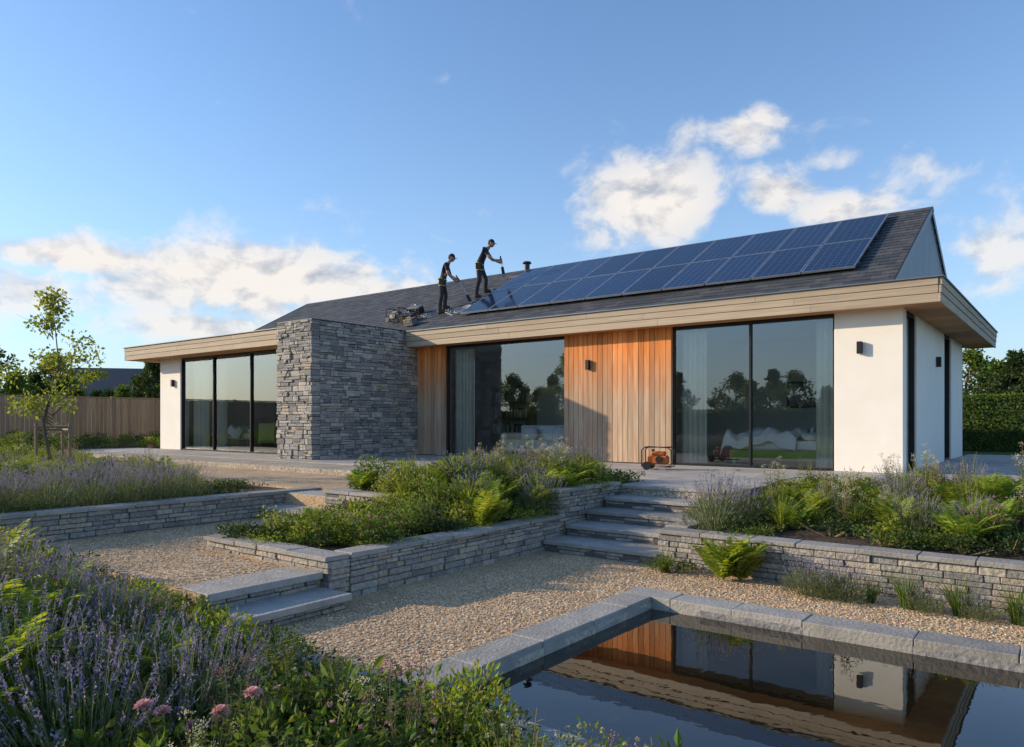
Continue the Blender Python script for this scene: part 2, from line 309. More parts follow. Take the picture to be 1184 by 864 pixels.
# ------------------------------------------------------------------ ground
def sheet(name,x0,x1,y0,y1,z,mat,parent=None,hole=None):
    v=V()
    if hole:
        xs=[x0,hole[0],hole[1],x1]; ys=[y0,hole[2],hole[3],y1]
        vs=[(x,y,z) for y in ys for x in xs]
        v.add(vs,[(j*4+i,j*4+i+1,(j+1)*4+i+1,(j+1)*4+i) for j in range(3) for i in range(3) if not(i==1 and j==1)])
    else: v.add([(x0,y0,z),(x1,y0,z),(x1,y1,z),(x0,y1,z)],[(0,1,2,3)])
    return v.build(name,mat,parent)
PX0,PX1,PY0,PY1=-3.08,3.2,3.15,6.05
H=(PX0-.05,PX1+.05,PY0-.05,PY1+.05)
sheet('ground',-1500,1500,-1500,1500,-.01,m_grass,hole=H)
sheet('gravel_path',-5.5,12,2.9,7.65,.0,m_gravel,hole=H)
b=V(); b.box(-9.25,-5.51,3.1,6.15,-.3,.27); b.build('gravel_terrace',m_gravel)
b=V(); b.box(-29,-8.2,7.15,9.25,-.3,.585); b.box(-9.25,-8.2,6.5,7.15,-.3,.585); b.build('gravel_forecourt',m_gravel)
b=V(); b.box(-90,-9.3,-40,7.15,-.3,.55); b.build('planting_bed_soil',m_soil)
b=V(); b.box(-90,-29,7.15,11.4,-.3,.56); b.box(-90,90,11.4,120,-.3,.64); b.build('lawn',m_grass)

def grid(name,x0,x1,y0,y1,nx,ny,zf,mat):
    v=V(); xs=np.linspace(x0,x1,nx); ys=np.linspace(y0,y1,ny)
    v.add([(x,y,zf(x,y)) for y in ys for x in xs],[(j*nx+i,j*nx+i+1,(j+1)*nx+i+1,(j+1)*nx+i) for j in range(ny-1) for i in range(nx-1)])
    return v.build(name,mat,smooth=True)
def wob(x,y): return .02*math.sin(x*3.1+y*1.7)+.015*math.sin(x*7.3-y*5.1)
zf_fore=lambda x,y: .0+.27*min(1,max(0,(-x-3.4)/1.8))+.5*wob(x,y)+.01
grid('planting_bed_soil',-9.3,4,-3,2.84,60,30,zf_fore,m_soil)
zf_c1=lambda x,y:.35+.5*wob(x,y)
grid('planting_bed_soil',-7.2,-5.6,4.5,6.5,20,20,zf_c1,m_soil)
zf_c2=lambda x,y:.62+.06*min(1,(y-6.5)/3)+.5*wob(x,y)
def zc2(x,y):
    t=min(1,max(0,(x+6.6)/.8)); k=min(1,max(0,(9.0-y)/1.2)); return zf_c2(x,y)-(.27*t*k)
grid('planting_bed_soil',-8.1,-5.45,6.5,10.4,30,40,zc2,m_soil)
zf_r=lambda x,y:.36+.30*min(1,(y-7.7)/3.4)+.5*wob(x,y)
grid('planting_bed_soil',-3.75,8,7.75,11.35,60,30,zf_r,m_soil)

tp=V()
def slabs(v,x0,x1,y0,y1,zt,th=.1,sx=.75,sy=.5,gap=.006,m=0):
    y=y0
    while y<y1-.05:
        ye=min(y1,y+sy)
        if y1-ye<.15: ye=y1
        x=x0-(random.random()*sx*.8)
        while x<x1-.01:
            w=sx*random.uniform(.7,1.3); xa=max(x0,x); xb=min(x1,x+w)
            if xb-xa>.02:
                dz=random.uniform(-.0015,.0015); v.box(xa+gap/2,xb-gap/2,y+gap/2,ye-gap/2,zt-th,zt+dz,m)
            x+=w
        y=ye
slabs(tp,-25.8,-8.2,10.4,12.2,.70); slabs(tp,-15.9,-8.2,12.2,14.5,.70)
slabs(tp,-8.2,-5.42,10.9,14.5,.70); slabs(tp,-5.42,-3.75,9.65,14.5,.70); slabs(tp,-3.75,6,12.8,14.5,.70); slabs(tp,-2.48,0,14.5,24,.70)
tp.build('terrace_paving',m_paving)
b=V(); b.box(-25.8,-8.2,9.22,12.3,-.3,.688); b.box(-8.2,-5.42,10.4,12.3,-.3,.688); b.box(-5.42,-3.75,9.6,12.3,-.3,.688); b.box(-3.75,10,11.35,12.9,-.3,.688); b.box(-29,-25.8,9.22,11.4,-.3,.62); b.build('gravel_strip',m_gravelg)

# ------------------------------------------------------------------ stone walls
def stones(v,axis,fixed,a0,a1,z0,z1,face,d=.2,ch=(.035,.075),sl=(.10,.34),jit=.014,m=0,jj=.003,split=.3):
    z=z0
    while z<z1-.005:
        h=random.uniform(*ch)
        if z1-(z+h)<ch[0]*.8: h=z1-z
        a=a0
        while a<a1-.005:
            w=random.uniform(*sl)
            if a1-(a+w)<sl[0]: w=a1-a
            g=.004
            fr_=random.uniform(.35,.65)
            parts=[(z,z+h)] if h<.09 or random.random()>split else [(z,z+h*fr_),(z+h*fr_,z+h)]
            for (za,zb) in parts:
                o=random.uniform(-jit,jit); f0=fixed-face*d; f1=fixed+face*o
                lo,hi=min(f0,f1),max(f0,f1)
                if axis=='x': v.box(a+g,a+w-g,lo,hi,za+g*.8,zb-g*.8,m,j=jj)
                else: v.box(lo,hi,a+g,a+w-g,za+g*.8,zb-g*.8,m,j=jj)
            a+=w
        z+=h
def coping(v,axis,fixed,a0,a1,z,face,wd=.27,th=.045,ov=.025,m=2,ln=.5):
    a=a0
    while a<a1-.01:
        w=ln*random.uniform(.7,1.3)
        if a1-(a+w)<.25: w=a1-a
        f0=fixed+face*(ov+random.uniform(-.006,.006)); f1=fixed-face*(wd-ov); lo,hi=min(f0,f1),max(f0,f1); dz=random.uniform(-.004,.004)
        if axis=='x': v.box(a+.003,a+w-.003,lo,hi,z,z+th+dz,m,j=.003)
        else: v.box(lo,hi,a+.003,a+w-.003,z,z+th+dz,m,j=.003)
        a+=w
def rwall(v,axis,fixed,a0,a1,z0,z1,face,cop=True,**k):
    zt=z1-.045 if cop else z1
    stones(v,axis,fixed,a0,a1,z0,zt,face,**k)
    f0=fixed-face*.02; f1=fixed-face*.23; lo,hi=min(f0,f1),max(f0,f1)
    if axis=='x': v.box(a0+.02,a1-.02,lo,hi,z0,zt-.006,1)
    else: v.box(lo,hi,a0+.02,a1-.02,z0,zt-.006,1)
    if cop: coping(v,axis,fixed,a0,a1,zt,face)
SM=[m_stone,m_mortar,m_coping]
v=V(); rwall(v,'x',4.25,-7.45,-5.38,-.02,.41,-1); rwall(v,'y',-5.38,4.50,8.0,-.02,.41,1); rwall(v,'y',-7.45,4.50,6.4,.25,.41,-1)
stones(v,'y',-5.385,4.27,4.5,-.02,.362,1,d=.12)
rwall(v,'x',6.4,-8.2,-6.9,.2,.70,-1); rwall(v,'y',-8.2,6.66,9.2,.5,.70,-1)
rwall(v,'y',-5.40,8.0,9.6,-.02,.74,1)
v.build('stone_planter',SM,bevel=.006)
v=V(); rwall(v,'y',-9.22,2.6,7.1,.22,.62,1); rwall(v,'x',7.15,-9.5,-9.2,.5,.62,1,cop=False); v.build('stone_retaining_wall',SM,bevel=.006)
v=V(); rwall(v,'x',7.58,-3.78,8,-.02,.42,-1); rwall(v,'y',-3.78,7.84,9.6,-.02,.44,-1); rwall(v,'y',-3.78,9.6,11.3,.4,.72,-1,cop=False); v.build('stone_retaining_wall',SM,bevel=.006)
v=V()
def cop2(v,x0,x1,y0,y1,z0,z1,along):
    a,b_=(x0,x1) if along=='x' else (y0,y1); p=a
    while p<b_-.01:
        w=random.uniform(.45,.8)
        if b_-(p+w)<.3: w=b_-p
        dz=random.uniform(-.003,.003)
        if along=='x': v.box(p+.003,p+w-.003,y0,y1,z0,z1+dz,0,j=.003)
        else: v.box(x0,x1,p+.003,p+w-.003,z0,z1+dz,0,j=.003)
        p+=w
CW=.30
cop2(v,PX0-CW,PX1+CW,PY1,PY1+CW,-.15,.05,'x'); cop2(v,PX0-CW,PX0,PY0,PY1,-.15,.05,'y'); cop2(v,PX1,PX1+CW,PY0,PY1,-.15,.05,'y')
cop2(v,-5.35,PX1+CW,PY0-CW,PY0,-.15,.05,'x')
v.build('pond_coping',m_coping,bevel=.006)
v=V(); v.box(PX0-.05,PX0,PY0-.05,PY1+.05,-.9,-.0); v.box(PX1,PX1+.05,PY0-.05,PY1+.05,-.9,0); v.box(PX0,PX1,PY1,PY1+.05,-.9,0); v.box(PX0,PX1,PY0-.05,PY0,-.9,0); v.box(PX0-.05,PX1+.05,PY0-.05,PY1+.05,-1,-.9)
v.build('pond_basin',m_stone2)
sheet('pond_water',PX0-.01,PX1+.01,PY0-.01,PY1+.01,-.06,m_water)
def steps(lst):
    v=V()
    for (x0,x1,y0,y1,z0,z1) in lst:
        v.box(x0,x1,y0,y1,z1-.05,z1,2,j=.002)
        v.box(x0+.03,x1-.03,y0+.03,y1,z0-.1,z1-.051,1)
    return v
v=steps([(-5.36,-3.79,7.58+.5*i,8.16+.5*i if i<4 else 9.95,.14*i,.14*(i+1)) for i in range(5)])
for i in range(5): stones(v,'x',7.61+.5*i,-5.36,-3.8,.14*i,.14*(i+1)-.053,-1,d=.1,ch=(.04,.045),sl=(.15,.4),jit=.006)
v.build('garden_steps',SM,bevel=.006)
v=V(); v.box(-5.5,-5.03,3.12,4.23,.08,.137,2,j=.002); v.box(-5.9,-5.43,3.12,4.23,.215,.275,2,j=.002); stones(v,'y',-5.07,3.14,4.2,0,.078,1,d=.3,ch=(.035,.045)); stones(v,'y',-5.46,3.14,4.2,.13,.213,1,d=.3,ch=(.035,.045))
v.build('garden_steps',SM,bevel=.006)
v=V(); v.box(-9.2,-7.47,6.08,6.55,.375,.43,2,j=.002); v.box(-9.2,-8.2,6.5,6.95,.535,.592,2,j=.002); stones(v,'x',6.11,-9.2,-7.5,.27,.373,-1,d=.3,ch=(.04,.055)); stones(v,'x',6.53,-9.2,-8.2,.43,.533,-1,d=.2,ch=(.04,.055)); v.build('garden_steps',SM,bevel=.006)

# ------------------------------------------------------------------ house
house=empty('modern_house')
Z0,ZS,ZT=.70,3.64,4.04
w=V()
w.box(-3.63,-2.48,14.5,14.8,Z0,ZS+.02)
w.box(-2.78,-2.48,15.86,19.45,Z0,ZS+.02); w.box(-2.78,-2.48,20.6,22.7,Z0,ZS+.02)
w.box(-24.2,-2.785,22.4,22.7,Z0,ZS+.02)
w.box(-24.2,-22.9,12.2,12.5,Z0,ZS+.02); w.box(-24.2,-23.9,12.5,22.4,Z0,ZS+.02)
w.build('rendered_walls',m_render,house,bevel=.008)
w=V()
w.box(-8.45,-8.3,14.72,18.6,Z0,ZS-.02); w.box(-15.9,-15.6,14.6,18.6,Z0,ZS-.02); w.box(-23.9,-2.79,18.6,18.8,Z0,ZS-.02)
w.box(-23.88,-15.6,12.35,22.38,ZS-.01,ZS+.015); w.box(-15.59,-2.79,14.65,22.38,ZS-.01,ZS+.015)
w.build('interior_walls',m_inwall,house)
w=V(); w.box(-23.88,-15.6,12.25,19.8,Z0-.1,Z0+.01); w.box(-15.6,-2.5,14.55,22.4,Z0-.1,Z0+.011); w.build('interior_floor',m_floor,house)
def clad(v,x0,x1,y,z0,z1,bw=.13):
    n=round((x1-x0)/bw); bw=(x1-x0)/n
    for i in range(n): v.box(x0+i*bw+.005,x0+(i+1)*bw-.005,y-.03+random.uniform(-.004,.004),y+.02,z0,z1)
    v.box(x0,x1,y+.021,y+.25,z0,z1)
w=V(); clad(w,-14.49,-13.46,14.5,Z0+.02,ZS); clad(w,-9.63,-6.9,14.5,Z0+.02,ZS); w.build('timber_cladding',m_clad,house)
fr=V(); gl=V()
def glaze(x0,x1,y,mull,zt=3.58):
    fr.box(x0,x1,y+.04,y+.14,Z0+.0,Z0+.045); fr.box(x0,x1,y+.04,y+.14,zt,ZS)
    for x in (x0,x1-.035): fr.box(x,x+.035,y+.038,y+.142,Z0+.045,zt)
    for x in mull: fr.box(x-.02,x+.02,y+.035,y+.145,Z0+.045,zt)
    gl.add([(x0,y+.09,Z0+.04),(x1,y+.09,Z0+.04),(x1,y+.09,zt+.01),(x0,y+.09,zt+.01)],[(0,1,2,3)])
def glazey(y0,y1,x,mull,zt=3.58):
    fr.box(x-.14,x-.04,y0,y1,Z0,Z0+.05); fr.box(x-.14,x-.04,y0,y1,zt,ZS)
    for y in (y0,y1-.05): fr.box(x-.142,x-.038,y,y+.05,Z0+.05,zt)
    gl.add([(x-.09,y0,Z0+.04),(x-.09,y1,Z0+.04),(x-.09,y1,zt+.01),(x-.09,y0,zt+.01)],[(0,1,2,3)])
glaze(-13.46,-9.63,14.5,[]); glaze(-6.9,-3.63,14.5,[-5.23]); glaze(-22.9,-15.9,12.2,[-21.03,-19.04,-17.2])
glazey(14.8,15.86,-2.48,[]); glazey(19.45,20.6,-2.48,[])
fr.build('window_frames',m_black,house,bevel=.004); gl.build('window_glass',m_glass,house)
w=V(); X0,X1,Y0,Y1=-15.89,-14.5,10.95,14.5
kk=dict(ch=(.06,.15),sl=(.07,.38),jit=.026,jj=.007,split=.55)
stones(w,'x',Y0,X0,X1,Z0-.03,4.06,-1,d=.25,**kk)
stones(w,'y',X1,Y0+.25,Y1+.05,Z0-.03,4.06,1,d=.2,**kk)
stones(w,'y',X0,Y0+.25,12.2,Z0-.03,4.06,-1,d=.2,**kk)
w.box(X0+.05,X1-.05,Y0+.05,Y1-.03,Z0,4.05,1)
w.build('stone_feature_wall',[m_stone2,m_mortar],house,bevel=.01)
w=V(); w.box(X0+.01,X1-.01,Y0+.01,Y1+.3,4.063,4.085); w.build('wall_capping',m_black,house)
w=V(); w.box(-14.48,-1.88,14.10,24.06,ZS+.03,ZT-.02); w.box(-25.16,-14.9,11.54,24.06,ZS+.03,ZT-.022); w.build('flat_roof',m_membrane,house)
w=V()
def brd(axis,f,a0,a1,sgn):
    zz=[(ZS-.01,ZS+.135),(ZS+.142,ZS+.27),(ZS+.277,ZT)]
    for k,(za,zb) in enumerate(zz):
        a=a0
        while a<a1-.01:
            l=random.uniform(2.8,4.2)
            if a1-a-l<1.2: l=a1-a
            o=.035+.012*k; lo,hi=(f,f+o) if sgn>0 else (f-o,f)
            if axis=='x': w.box(a+.001,a+l-.001,lo,hi,za,zb)
            else: w.box(lo,hi,a+.001,a+l-.001,za,zb)
            a+=l
brd('x',14.10,-14.5,-1.88,-1); brd('x',11.54,-25.16,-15.88,-1); w.build('fascia_boards',m_fascia,house,bevel=.004)
w=V(); brd('y',-1.88,14.06,24.1,1); brd('y',-25.16,11.5,24.1,-1); w.build('fascia_boards_side',m_fasciaS,house,bevel=.004)
w=V()
def soff(x0,x1,y0,y1):
    y=y0
    while y<y1-.01:
        w.box(x0,x1,y+.003,min(y+.12,y1)-.003,ZS,ZS+.029); y+=.12
soff(-14.48,-1.88,14.10,14.62); soff(-2.5,-1.88,14.62,24.06); soff(-25.16,-15.88,11.54,12.3)
w.build('soffit_boards',m_soffit,house)
w=V()
w.box(-14.5,-1.80,14.0,14.2,ZT+.002,ZT+.022); w.box(-1.95,-1.79,14.2,24.1,ZT+.002,ZT+.0225); w.box(-25.24,-15.9,11.44,11.6,ZT+.002,ZT+.022); w.box(-25.24,-25.1,11.6,24,ZT+.002,ZT+.0225)
w.build('roof_edge_trim',m_gable,house)
TH=math.atan(.54); cT,sT=math.cos(TH),math.sin(TH); YE=14.55; YR=18.9; RZ=ZT+.02
def SLP(x,s,n): return (x,YE+s*cT-n*sT,RZ+s*sT+n*cT)
LS=(YR-YE)/cT; RX0,RX1=-25.3,-2.7
w=V()
zr=RZ+LS*sT
w.add([SLP(RX0,0,0),SLP(RX1,0,0),SLP(RX1,LS,0),SLP(RX0,LS,0)],[(0,1,2,3)])
YB=2*YR-YE
w.add([(RX0,YR,zr),(RX1,YR,zr),(RX1,YB,RZ),(RX0,YB,RZ)],[(0,1,2,3)])
w.build('roof_deck',m_membrane,house)
w=V(); r=0; s=0
while s<LS-.02:
    x=RX0-(.15 if r%2 else 0)
    while x<RX1:
        xa=max(x,RX0-.04)+.002; xb=min(x+.3,RX1+.06)-.002
        if xb-xa>.03:
            t=random.uniform(0,.006); s1=min(s+.24,LS)
            pts=[(xa,s,.010),(xb,s,.010),(xa,s1,.002),(xb,s1,.002),(xa,s,.032+t),(xb,s,.032+t),(xa,s1,.012),(xb,s1,.012)]
            w.add([SLP(*p) for p in pts],[(0,2,3,1),(4,5,7,6),(0,1,5,4),(2,6,7,3),(0,4,6,2),(1,3,7,5)])
        x+=.3
    s+=.2; r+=1
w.build('slate_tiles',m_slate,house)
w=V(); x=RX0-.05
while x<RX1+.05:
    xe=min(x+.45,RX1+.07)
    w.add([(x,YR-.14,zr-.035),(xe,YR-.14,zr-.035),(xe,YR,zr+.055),(x,YR,zr+.055),(x,YR+.14,zr-.035),(xe,YR+.14,zr-.035)],[(0,1,2,3),(3,2,5,4)]); x+=.45
w.build('ridge_tiles',m_slate,house)
w=V()
for X,sg in ((RX1,1),(RX0,-1)):
    y=YE+.05
    while y<YB-.05:
        ye=min(y+.3,YB-.05)
        hz_=lambda q: RZ+(min(q,2*YR-q)-YE)*.54-.01
        px=X+sg*.012
        if y<YR<ye: pts=[(px,y,RZ-.02),(px,ye-.006,RZ-.02),(px,ye-.006,hz_(ye)),(px,YR,hz_(YR)),(px,y,hz_(y))]
        else: pts=[(px,y,RZ-.02),(px,ye-.006,RZ-.02),(px,ye-.006,hz_(ye)),(px,y,hz_(y))]
        w.add(pts,[list(range(len(pts)))]); y=ye
    w.add([(X,YE,RZ-.03),(X,YB,RZ-.03),(X,YR,zr-.02)],[(0,1,2)],0)
w.build('gable_cladding',m_gable,house)
w=V()
for X in (RX1+.03,RX0-.05):
    w.box(X,X+.03,0,LS,-.10,.04,fn=lambda x,s,n:SLP(x,s,n))
    w.box(X,X+.03,0,LS,-.10,.04,fn=lambda x,s,n:(x,2*YR-SLP(x,s,n)[1],SLP(x,s,n)[2]))
w.build('verge_trim',m_black,house)
w=V(); w.tube([(-14.0,YR,zr-.1),(-14.0,YR,zr+.22)],[.09,.09],0,10); w.tube([(-14,YR,zr+.24),(-14,YR,zr+.3)],[.15,.12],0,10); w.build('roof_vent',m_black,house)
w=V()
def wl(x,y,z):
    w.box(x-.045,x+.045,y-.1,y-.012,z-.11,z+.11); w.box(x-.03,x+.03,y-.04,y,z-.04,z+.04)
wl(-3.18,14.5,2.97); wl(-8.95,14.475,2.92); wl(-23.3,12.2,2.85)
w.box(-2.47,-2.38,18.2,18.29,2.8,3.02); w.build('wall_light',m_black,house,bevel=.006)

# ------------------------------------------------------------------ interiors
def curtain(name,x0,x1,y,z0,z1,amp=.05,wl_=.12):
    v=V(); n=int((x1-x0)/wl_*8)+2; xs=np.linspace(x0,x1,n)
    ys=y+amp*np.sin((xs-x0)/wl_*2*math.pi)+.012*np.sin(xs*31)
    vs=[(x,yy,z0) for x,yy in zip(xs,ys)]+[(x,yy,z1) for x,yy in zip(xs,ys)]
    v.add(vs,[(i,i+1,n+i+1,n+i) for i in range(n-1)]); return v.build(name,m_curtain,smooth=True)
curtain('curtain',-6.82,-6.25,14.85,.73,3.55); curtain('curtain',-4.05,-3.68,14.85,.73,3.55); curtain('curtain',-13.4,-12.75,14.85,.73,3.55); curtain('curtain',-22.8,-21.9,12.6,.73,3.55); curtain('curtain',-21.4,-20.9,12.6,.73,3.55)
def bed(cx,cy,rz,L_=2.05,Wd=1.5):
    e=empty('bed'); e.location=(cx,cy,Z0+.012); e.rotation_euler=(0,0,rz)
    v=V(); v.box(-L_/2,L_/2,-Wd/2,Wd/2,.12,.32); v.box(-L_/2-.08,-L_/2,-Wd/2-.05,Wd/2+.05,0,1.0)
    for x in (-L_/2+.05,L_/2-.13):
        for y in (-Wd/2+.03,Wd/2-.11): v.box(x,x+.08,y,y+.08,0,.12)
    v.build('bed_frame',m_green if cx>-10 else m_fence,e,bevel=.01)
    v=V(); v.box(-L_/2+.02,L_/2-.02,-Wd/2+.02,Wd/2-.02,.32,.52); v.build('mattress',m_linen,e,bevel=.04)
    v=V(); n=40; vs=[]
    for j in range(n):
        for i in range(n):
            a=i/(n-1); b_=j/(n-1); x=-L_/2+.5+a*(L_-.35); y=-Wd/2-.12+b_*(Wd+.24)
            z=.66+.05*math.sin(a*9+b_*5)+.05*math.sin(b_*17-a*6)+.06*math.sin(a*23+b_*13)*math.sin(b_*9)
            ed=max(0,abs(b_-.5)-.42)*5; z-=ed*ed*1.6
            ed=max(0,a-.93)*6; z-=ed*ed*1.2; vs.append((x,y,z))
    v.add(vs,[(j*n+i,j*n+i+1,(j+1)*n+i+1,(j+1)*n+i) for j in range(n-1) for i in range(n-1)]); v.build('duvet',m_linen,e,smooth=True)
    v=V()
    for y in (-.37,.37): v.ell((-L_/2+.27,y,.6),(.22,.33,.1),0,14,8)
    v.build('pillows',m_linen,e,smooth=True)
bed(-4.95,15.85,math.radians(180),1.9,1.4); bed(-21.6,14.0,math.radians(180))
def chair(cx,cy,rz,s=1):
    e=empty('armchair'); e.location=(cx,cy,Z0+.012); e.rotation_euler=(0,0,rz); e.scale=(s,s,s)
    v=V(); v.box(-.3,.3,-.3,.3,.25,.43); v.box(-.3,.3,.24,.36,.3,.85); v.box(-.36,-.28,-.28,.3,.22,.58); v.box(.28,.36,-.28,.3,.22,.58); v.build('upholstery',m_green,e,bevel=.035)
    v=V()
    for x in(-.27,.27):
        for y in (-.25,.25): v.tube([(x,y,.25),(x*1.1,y*1.1,0)],[.022,.014],0,8)
    v.build('legs',m_fence,e)
chair(-3.5,16.9,math.radians(200),.9); chair(-19.3,13.2,math.radians(200))
e=empty('sofa'); v=V(); v.box(-1,1,-.4,.4,.12,.42); v.box(-1,1,.28,.45,.2,.8); v.box(-1.15,-.98,-.4,.42,.1,.6); v.box(.98,1.15,-.4,.42,.1,.6); v.build('sofa_body',m_linen,e,bevel=.05)
v=V(); v.ell((-.5,.1,.58),(.25,.12,.2)); v.ell((.45,.1,.58),(.25,.12,.2)); v.build('cushions',m_linen,e,smooth=True); e.location=(-11.3,16.0,Z0+.012)
e=empty('picture_frame'); v=V(); v.box(-5.75,-4.85,18.56,18.595,1.95,2.6); v.build('frame',m_black,e); v=V(); v.box(-5.7,-4.9,18.555,18.57,2.0,2.55); v.build('print',m_art,e)
e=empty('bookcase'); v=V(); v.box(-14.9,-13.4,18.2,18.55,.71,.75)
for z in (1.2,1.7,2.2,2.7): v.box(-14.9,-13.4,18.2,18.55,z,z+.03)
v.box(-14.93,-14.9,18.2,18.55,.71,2.73); v.box(-13.4,-13.37,18.2,18.55,.71,2.73)
for z in (1.23,1.73,2.23):
    x=-14.85
    while x<-13.5:
        t=random.uniform(.02,.06); v.box(x,x+t-.003,18.25,18.45,z,z+random.uniform(.2,.33),random.choice([0,1,2])); x+=t
v.build('shelves',[m_fence,m_linen,m_art],e)

# ------------------------------------------------------------------ solar array
sa=empty('solar_panel_array')
fr=V(); cell=V(); n=10; pw=1.025; pl=1.80; x_r=-3.45
for c in range(n):
    for r_ in range(2):
        xa=x_r-(c+1)*pw+.01; xb=x_r-c*pw-.01; s0=.95+r_*(pl+.02); s1=s0+pl
        f=lambda x,s,n_:SLP(x,s,n_)
        fr.box(xa,xb,s0,s1,.10,.135,0,fn=f)
        t=.028
        fr.box(xa,xb,s0,s0+t,.135,.142,0,fn=f); fr.box(xa,xb,s1-t,s1,.135,.142,0,fn=f); fr.box(xa,xa+t,s0+t,s1-t,.135,.142,0,fn=f); fr.box(xb-t,xb,s0+t,s1-t,.135,.142,0,fn=f)
        cell.add([SLP(xa+t,s0+t,.138),SLP(xb-t,s0+t,.138),SLP(xb-t,s1-t,.138),SLP(xa+t,s1-t,.138)],[(0,1,2,3)])
fr.build('panel_frames',m_alu,sa)
o=cell.build('solar_cells',m_solar,sa); uv=o.data.uv_layers.new(name='UVMap')
uv.data.foreach_set('uv',np.tile([0,0,1,0,1,1,0,1],len(o.data.polygons)).astype(float))
w=V()
for s in (1.3,2.3,3.1,4.2): w.box(x_r-n*pw-.5,x_r,s,s+.04,.04,.10,0,fn=lambda x,s_,n_:SLP(x,s_,n_))
for k in range(12):
    for s in (1.3,3.1): w.box(x_r-.3-k*.9,x_r-.22-k*.9,s,s+.1,.02,.06,0,fn=lambda x,s_,n_:SLP(x,s_,n_))
w.build('mounting_rails',m_alu,sa)

# ------------------------------------------------------------------ people
def roofz(y): return RZ+(y-YE)*.54+.03
def person(name,ox,oy,face,J,poleend,head_pitch,cap=True):
    e=empty(name); f=np.array([math.cos(face),math.sin(face),0]); sd_=np.array([-f[1],f[0],0]); up=np.array([0,0,1.])
    oz=roofz(oy); O=np.array([ox,oy,oz])
    T=lambda p:O+f*p[0]+sd_*p[1]+up*p[2]
    P={}
    J=dict(J)
    for s in 'LR':
        a=J['ank'+s]; J['heel'+s]=(a[0]-.05,a[1],.05)
        k,h=J['kn'+s],J['ank'+s]; J['calf'+s]=tuple(k[i]*.62+h[i]*.38+(-.015 if i==0 else 0) for i in range(3))
    for k,p in J.items():
        q=T(p)
        if k.startswith(('ank','toe','heel')): q[2]=roofz(q[1])+p[2]
        P[k]=q
    R={'pelvis':(.155,.125),'spine':(.145,.11),'chest':(.17,.125),'neck0':(.085,.075),'neck':(.055,.055),'head0':(.055,.055)}
    for s in 'LR':
        R.update({'sh'+s:(.072,.072),'el'+s:(.048,.048),'wr'+s:(.030,.030),'pa'+s:(.034,.034),'hip'+s:(.105,.105),'kn'+s:(.072,.072),'calf'+s:(.072,.072),'ank'+s:(.056,.056),'heel'+s:(.045,.045),'toe'+s:(.046,.038)})
    E=[('pelvis','spine'),('spine','chest'),('chest','neck0'),('neck0','neck'),('neck','head0')]
    for s in 'LR': E+=[('chest','sh'+s),('sh'+s,'el'+s),('el'+s,'wr'+s),('wr'+s,'pa'+s),('pelvis','hip'+s),('hip'+s,'kn'+s),('kn'+s,'calf'+s),('calf'+s,'ank'+s),('ank'+s,'heel'+s),('ank'+s,'toe'+s)]
    keys=[k for k in R if k in P]
    me=bpy.data.meshes.new('skel'); me.from_pydata([tuple(P[k]) for k in keys],[(keys.index(a),keys.index(b)) for a,b in E],[])
    ob=bpy.data.objects.new('skel',me); C.collection.objects.link(ob)
    ob.modifiers.new('s','SKIN'); sub=ob.modifiers.new('u','SUBSURF'); sub.levels=2
    for i,k in enumerate(keys):
        sv=me.skin_vertices[0].data[i]; sv.radius=R[k]; sv.use_root=(k=='pelvis')
    C.view_layer.update(); dg=C.evaluated_depsgraph_get()
    nm=bpy.data.meshes.new_from_object(ob.evaluated_get(dg)); bpy.data.objects.remove(ob)
    for m in (m_shirt,m_trouser,m_skin,m_boot): nm.materials.append(m)
    cl={}
    for a,b in E:
        if b[:2]=='hi' or b[:2]=='kn' or b[:3]=='ank' or b[:4]=='calf': mi=1
        elif b[:3]=='toe' or b[:4]=='heel': mi=3
        elif b[:2] in('wr','pa') or b in('neck','head0'): mi=2
        else: mi=0
        cl[(a,b)]=mi
    for p in nm.polygons:
        c=np.array(p.center); best=9;bm=0
        for (a,b),mi in cl.items():
            A_,B_=P[a],P[b]; d=B_-A_; t=np.clip(np.dot(c-A_,d)/(np.dot(d,d)+1e-9),0,1); dd=np.linalg.norm(c-A_-t*d)
            if a[:2]=='sh' and t>.75: mi=2
            if dd<best: best=dd;bm=mi
        if c[2]<P['pelvis'][2]+.02 and bm==0: bm=1
        p.material_index=bm; p.use_smooth=True
    o=bpy.data.objects.new('body',nm); C.collection.objects.link(o); o.parent=e
    hp=head_pitch; fr_=f*math.cos(hp)-up*math.sin(hp); hu=f*math.sin(hp)+up*math.cos(hp)
    Rm=np.stack([fr_,sd_,hu],1); hc=P['head0']+hu*.085+fr_*.02
    def hf(p):
        g=lambda q,s:math.exp(-np.sum((p-np.array(q))**2)/s)
        q=p.copy()
        q=q*(1+.30*g((1,0,-.12),.012)-.08*g((.93,.35,.08),.03)-.08*g((.93,-.35,.08),.03)+.08*g((.7,0,-.75),.08)+.04*g((.96,0,-.42),.01))
        if p[2]<0: q[1]*=1-.25*p[2]*p[2]; q[0]+= .06*(-p[2])
        return q
    v=V(); v.ell(hc,(.098,.077,.118),0,36,26,Rm,hf)
    for s in (1,-1):
        v.ell(hc+Rm@np.array([-.005,s*.078,-.005]),(.02,.01,.032),0,8,6,Rm)
        v.ell(hc+Rm@np.array([.084,s*.03,.012]),(.011,.012,.008),1,8,6,Rm)
    v.ell(hc+Rm@np.array([.093,0,-.052]),(.008,.022,.006),2,8,4,Rm)
    capf=lambda p: p if p[2]>.12 else np.array([p[0]*.93,p[1]*.93,max(p[2],-.55 if p[0]<-.1 else .12)])
    v.ell(hc+Rm@np.array([-.008,0,.008]),(.104,.084,.124),1,20,14,Rm,capf)
